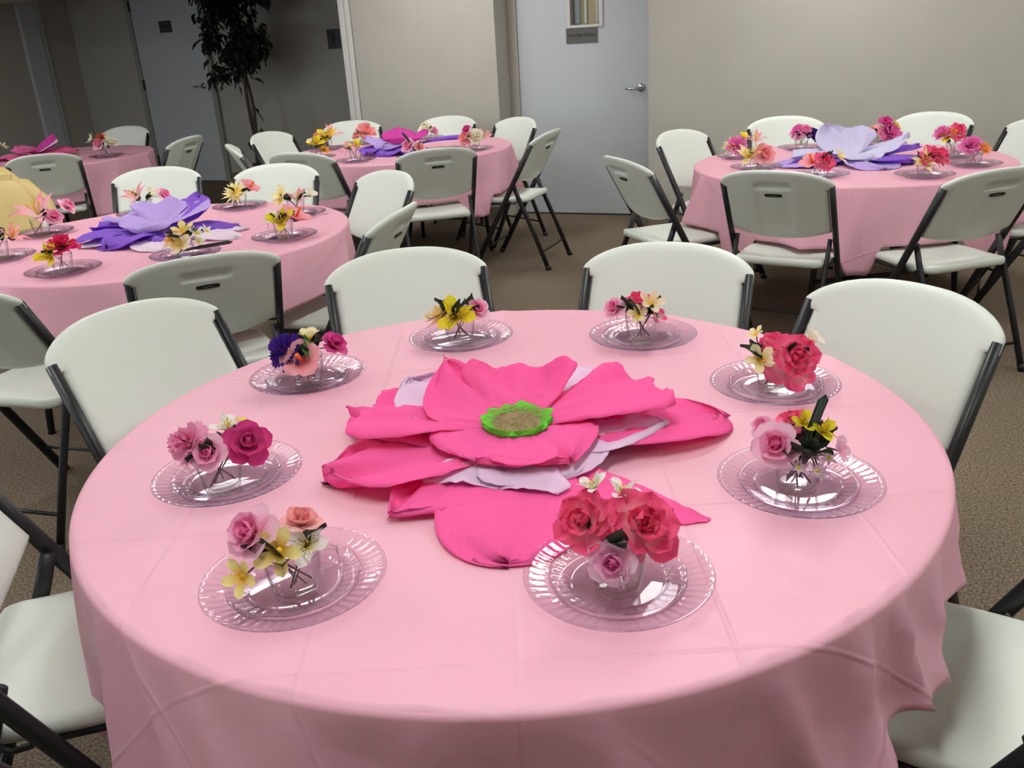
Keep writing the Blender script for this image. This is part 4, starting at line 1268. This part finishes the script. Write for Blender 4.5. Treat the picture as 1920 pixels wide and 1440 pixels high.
centrepiece(.017, -.122, [
 (13, .375, .22, .012, .006, 't_hot', 'round', .022, .008), (-62, .365, .25, .010, .003, 't_hot', 'corner', .006, .004), (-94, .335, .25, .013, .004, 't_hot', 'round', .008, .005),
 (-134, .28, .20, .014, .012, 't_hot', 'point', .004, .010), (-168, .325, .24, .016, .012, 't_hot', 'round', .016, .018), (150, .36, .22, .014, .012, 't_hot', 'round', .016, .014),
 (100, .24, .22, .014, .02, 't_hot', 'round', .01, .012), (55, .25, .22, .014, .02, 't_hot', 'round', .01, .012),
 (136, .27, .22, .032, .080, 't_white', 'round', .006, .008), (46, .27, .22, .030, .056, 't_white', 'square', .008, .008), (4, .25, .17, .028, .036, 't_white', 'point', .0, .005),
 (-106, .150, .25, .028, .024, 't_white', 'square', .010, .004), (-66, .14, .25, .028, .022, 't_white', 'round', .010, .004),
 (126, .205, .22, .056, .122, 't_hot', 'point', -.012, .010), (86, .15, .22, .056, .110, 't_hot', 'square', -.008, .012), (24, .265, .22, .056, .076, 't_hot', 'square', .002, .010),
 (163, .28, .20, .056, .062, 't_hot', 'square', .006, .010), (-122, .12, .26, .056, .050, 't_hot', 'round', .004, .006), (-56, .13, .22, .056, .042, 't_hot', 'point', .006, .006)],
 'big hot pink tissue flower with lime green centre on the nearest table', centre=(.060, .060), seed=3)
centrepiece(-1.40, 2.12, [
 (-70, .30, .24, .01, .004, 't_pale', 'round', .01, .005), (-20, .36, .16, .01, .004, 't_pale', 'round', .01, .005), (5, .34, .13, .01, .004, 't_pale', 'round', .008, .005), (-150, .30, .2, .01, .004, 't_pale', 'round', .01, .005), (100, .3, .2, .01, .004, 't_pale', 'round', .01, .005),
 (-165, .32, .22, .02, .02, 't_purple', 'round', .02, .012), (-120, .24, .24, .02, .015, 't_purple', 'round', .02, .014), (165, .25, .2, .02, .05, 't_purple', 'square', .02, .012), (10, .30, .14, .02, .015, 't_purple', 'point', .01, .01), (60, .22, .24, .03, .13, 't_purple', 'round', .0, .01), (-60, .2, .2, .02, .01, 't_purple', 'round', .01, .01),
 (150, .20, .24, .04, .08, 't_lav', 'square', .01, .012), (100, .16, .26, .04, .12, 't_lav', 'square', .0, .012), (-100, .12, .24, .04, .045, 't_lav', 'round', .03, .012), (30, .20, .18, .04, .11, 't_lav', 'square', .0, .01)],
 'purple and lavender tissue flower with white petals on the left table', centre=None, seed=5)
centrepiece(-.64, 4.62, [
 (-155, .26, .26, .01, .02, 't_purple', 'square', .03, .012), (-110, .24, .24, .01, .01, 't_purple', 'round', .03, .012), (-60, .24, .24, .01, .01, 't_purple', 'round', .02, .012), (10, .40, .2, .02, .06, 't_purple', 'square', .02, .01), (100, .25, .25, .02, .03, 't_purple', 'round', .02, .01),
 (165, .22, .24, .04, .10, 't_lav', 'round', .0, .012), (-120, .18, .24, .04, .05, 't_lav', 'round', .02, .012), (100, .16, .24, .05, .14, 't_mag', 'round', 0, .01), (-80, .14, .26, .06, .09, 't_mag', 'round', .02, .012), (20, .18, .22, .05, .12, 't_mag', 'round', 0, .01)],
 'purple tissue flower with magenta upper petals on the centre back table', seed=7)
centrepiece(1.78, 2.98, [
 (180, .36, .26, .01, .004, 't_lav', 'round', .01, .006), (-20, .36, .26, .01, .004, 't_lav', 'square', .01, .006), (-80, .30, .26, .01, .004, 't_lav', 'round', .01, .01), (120, .34, .26, .01, .004, 't_lav', 'round', .01, .006),
 (-170, .30, .22, .015, .01, 't_purple', 'round', .01, .006), (15, .38, .22, .015, .05, 't_purple', 'point', .01, .01), (-40, .28, .24, .015, .02, 't_purple', 'round', .012, .01), (60, .3, .22, .015, .02, 't_purple', 'round', .01, .01),
 (160, .26, .24, .03, .05, 't_lilacw', 'square', .02, .012), (110, .17, .26, .03, .165, 't_lilacw', 'round', -.01, .012), (70, .16, .24, .03, .15, 't_lilacw', 'square', -.01, .014), (10, .30, .2, .03, .115, 't_lilacw', 'point', -.01, .01), (-80, .14, .24, .03, .03, 't_lilacw', 'round', .02, .01)],
 'white and lilac tissue flower over purple petals on the right table', seed=9)
centrepiece(-3.62, 5.72, [
 (-160, .3, .24, .01, .01, 't_pink', 'round', .02, .012), (-100, .28, .24, .01, .01, 't_hot', 'round', .02, .012), (-30, .28, .24, .01, .02, 't_hot', 'round', .02, .012), (20, .28, .22, .02, .03, 't_hot', 'round', .02, .012), (110, .28, .24, .02, .03, 't_pink', 'round', .02, .012),
 (150, .2, .24, .04, .08, 't_pink', 'round', .0, .012), (60, .17, .2, .04, .15, 't_mag', 'point', .0, .01), (10, .15, .18, .04, .12, 't_pale', 'point', 0, .01), (-120, .14, .22, .04, .06, 't_pink', 'round', .01, .01)],
 'pink tissue flower on the far left table', seed=11)

# ------------------------------------------------------------------ ficus by the hall wall
def ficus():
    root = empty('ficus_tree', RP(-5.66, 6.66, 0)); rnd = random.Random(5)
    tag(root, 'tall dark leafed ficus tree standing in the dim hall', 'tree')
    MB().lathe([(0, 0), (.13, 0), (.15, .05), (.17, .26), (.175, .28), (.155, .28), (.15, .24), (0, .24)], 28).build('basket', M['pot'], root, smooth=True)
    T = lambda a, b, z: WV * a + NV * b + Vector((0, 0, z))
    for ph in (0, PI):
        pts = []
        for k in range(13):
            z = .22 + k * .11
            pts.append(T(-.01 - .06 * max(0, z - .9) + .024 * math.cos(ph + z * 4.2), .024 * math.sin(ph + z * 4.2), z))
        MB().tube(pts, [.024 - .0009 * k for k in range(13)], 9).build('trunk', M['trunk'], root, smooth=True)
    br = MB(); tips = []
    for k in range(34):
        z = rnd.uniform(1.26, 2.35); az = rnd.uniform(0, 2 * PI); l = rnd.uniform(.26, .56) * (1.05 - .12 * abs(z - 1.6))
        p0 = T(-.05 - .12 * max(0, z - .9), 0, z - .1)
        p2 = p0 + WV * (l * math.cos(az)) + NV * ((.75 if math.sin(az) < 0 else .42) * l * math.sin(az)) + Vector((0, 0, rnd.uniform(.02, .22)))
        p1 = p0.lerp(p2, .5) + Vector((0, 0, .06))
        br.tube([p0, p1, p2], [.008, .006, .003], 5)
        tips.append((p0, p1, p2))
    br.build('branches', M['trunk'], root, smooth=True)
    lm = [mk_mesh('leaf', *leaf_geo(.105, .055, -35, s, 2, 4, .2)[:2], m) for s, m in ((1, M['ficus']), (2, M['ficus']), (3, M['ficus_red']))]
    n = 0; rest = MB()
    def place(p, low=False):
        nonlocal n
        az = rnd.uniform(0, 2 * PI)
        mm = Matrix.Translation(p) @ Matrix.Rotation(az, 4, 'Z') @ Matrix.Rotation(rad(rnd.uniform(-75, -15)), 4, 'X') @ Matrix.Rotation(rnd.uniform(-.5, .5), 4, 'Y') @ Matrix.Scale(rnd.uniform(.75, 1.15), 4)
        if n < 300:
            o = obj('leaf', lm[rnd.choice((0, 0, 1, 1, 2))], root); o.matrix_local = mm
        else:
            g = leaf_geo(.105, .055, -35, 1, 2, 4, .2); rest.add([mm @ Vector(q) for q in g[0]], g[1])
        n += 1
    for z, da in ((.55, -.05), (.52, -.09), (.60, .06), (.62, .09), (.66, .08), (.74, -.06), (.82, .05), (.86, .03)):
        place(T(da, rnd.uniform(-.05, .02), z), True)
    for rep in range(1900):
        p0, p1, p2 = rnd.choice(tips); t = rnd.random() ** .55
        p = (p0.lerp(p1, t * 2) if t < .5 else p1.lerp(p2, t * 2 - 1))
        p = p + Vector((rnd.gauss(0, .045), rnd.gauss(-.02, .04), rnd.gauss(-.01, .05)))
        place(p)
    o = rest.build('inner_leaves', M['ficus'], root, smooth=True); o['kind'] = 'stuff'
    root.rotation_euler = (0, 0, 0)
ficus()

# ------------------------------------------------------------------ yellow jacket over a chair at the left table
def jacket():
    x, y, rz = -2.45, 2.95, rad(229.5)
    r = empty('jacket', (x, y, .45), rz)
    tag(r, 'pale yellow satin jacket hung over a chair back at the left edge', 'jacket')
    # local: chair frame, backrest around y = -.27; garment hangs over both sides
    nu, rows = 64, []
    for k in range(15):
        t = k / 14                                   # 0 at the shoulders, 1 at the hem
        z = .955 - .52 * t
        w = .135 + .11 * min(1, t * 3.2) ** .7 + .05 * t
        d = .040 + .055 * min(1, t * 4) + .05 * t
        rows.append((z, w, d, -.265 + .09 * t, t))
    V = []; F = []
    for (z, w, d, yc, t) in rows:
        for i in range(nu):
            q = 2 * PI * i / nu
            c, s = math.cos(q), math.sin(q)
            fold = 1 + (.05 * math.sin(9 * q + 1.0 + 2 * t) + .03 * math.sin(17 * q + 4 * t)) * min(1, t * 2)
            X = w * math.copysign(abs(c) ** .75, c) * fold; Y = d * math.copysign(abs(s) ** .8, s) * fold
            V.append((X, yc + Y, z - .45 - .055 * (abs(X) / .28) ** 2 * (1 - t)))
    for k in range(len(rows) - 1):
        for i in range(nu):
            i2 = (i + 1) % nu; F.append((k * nu + i, (k + 1) * nu + i, (k + 1) * nu + i2, k * nu + i2))
    V.append((0, -.265, .515)); F += [(len(V) - 1, i, (i + 1) % nu) for i in range(nu)]
    obj('jacket_body', mk_mesh('jacket_body', V, F, M['jacket']), r)
    for s in (-1, 1):                                # sleeves hanging at the sides
        mb = MB(); mb.tube([(s * .12, -.255, .40), (s * .19, -.240, .37), (s * .245, -.20, .28), (s * .265, -.15, .12), (s * .27, -.11, 0.0)], [.045, .062, .066, .060, .055], 16)
        mb.build('sleeve', M['jacket'], r, smooth=True)
    for kk, (R, zc, yo) in enumerate(((.12, .468, .062), (.16, .40, .078))):      # rounded collar flaps in two layers
        V = []; F = []; n = 28
        for j in range(7):
            for i in range(n + 1):
                a = PI * i / n; rr = R * j / 6
                V.append((rr * 1.15 * math.cos(a), -.262 + yo + (.012 if kk == 0 else 0) + .035 * (rr * math.sin(a) / R) * (.6 if kk == 0 else 1) - .9 * rr * rr * math.cos(a) ** 2, zc - rr * math.sin(a)))
        for j in range(6):
            for i in range(n): b = j * (n + 1) + i; F.append((b, b + 1, b + n + 2, b + n + 1))
        o = obj('collar_flap', mk_mesh('collar_flap', V, F, M['jacket']), r)
        sd = o.modifiers.new('thickness', 'SOLIDIFY'); sd.thickness = .005
jacket()
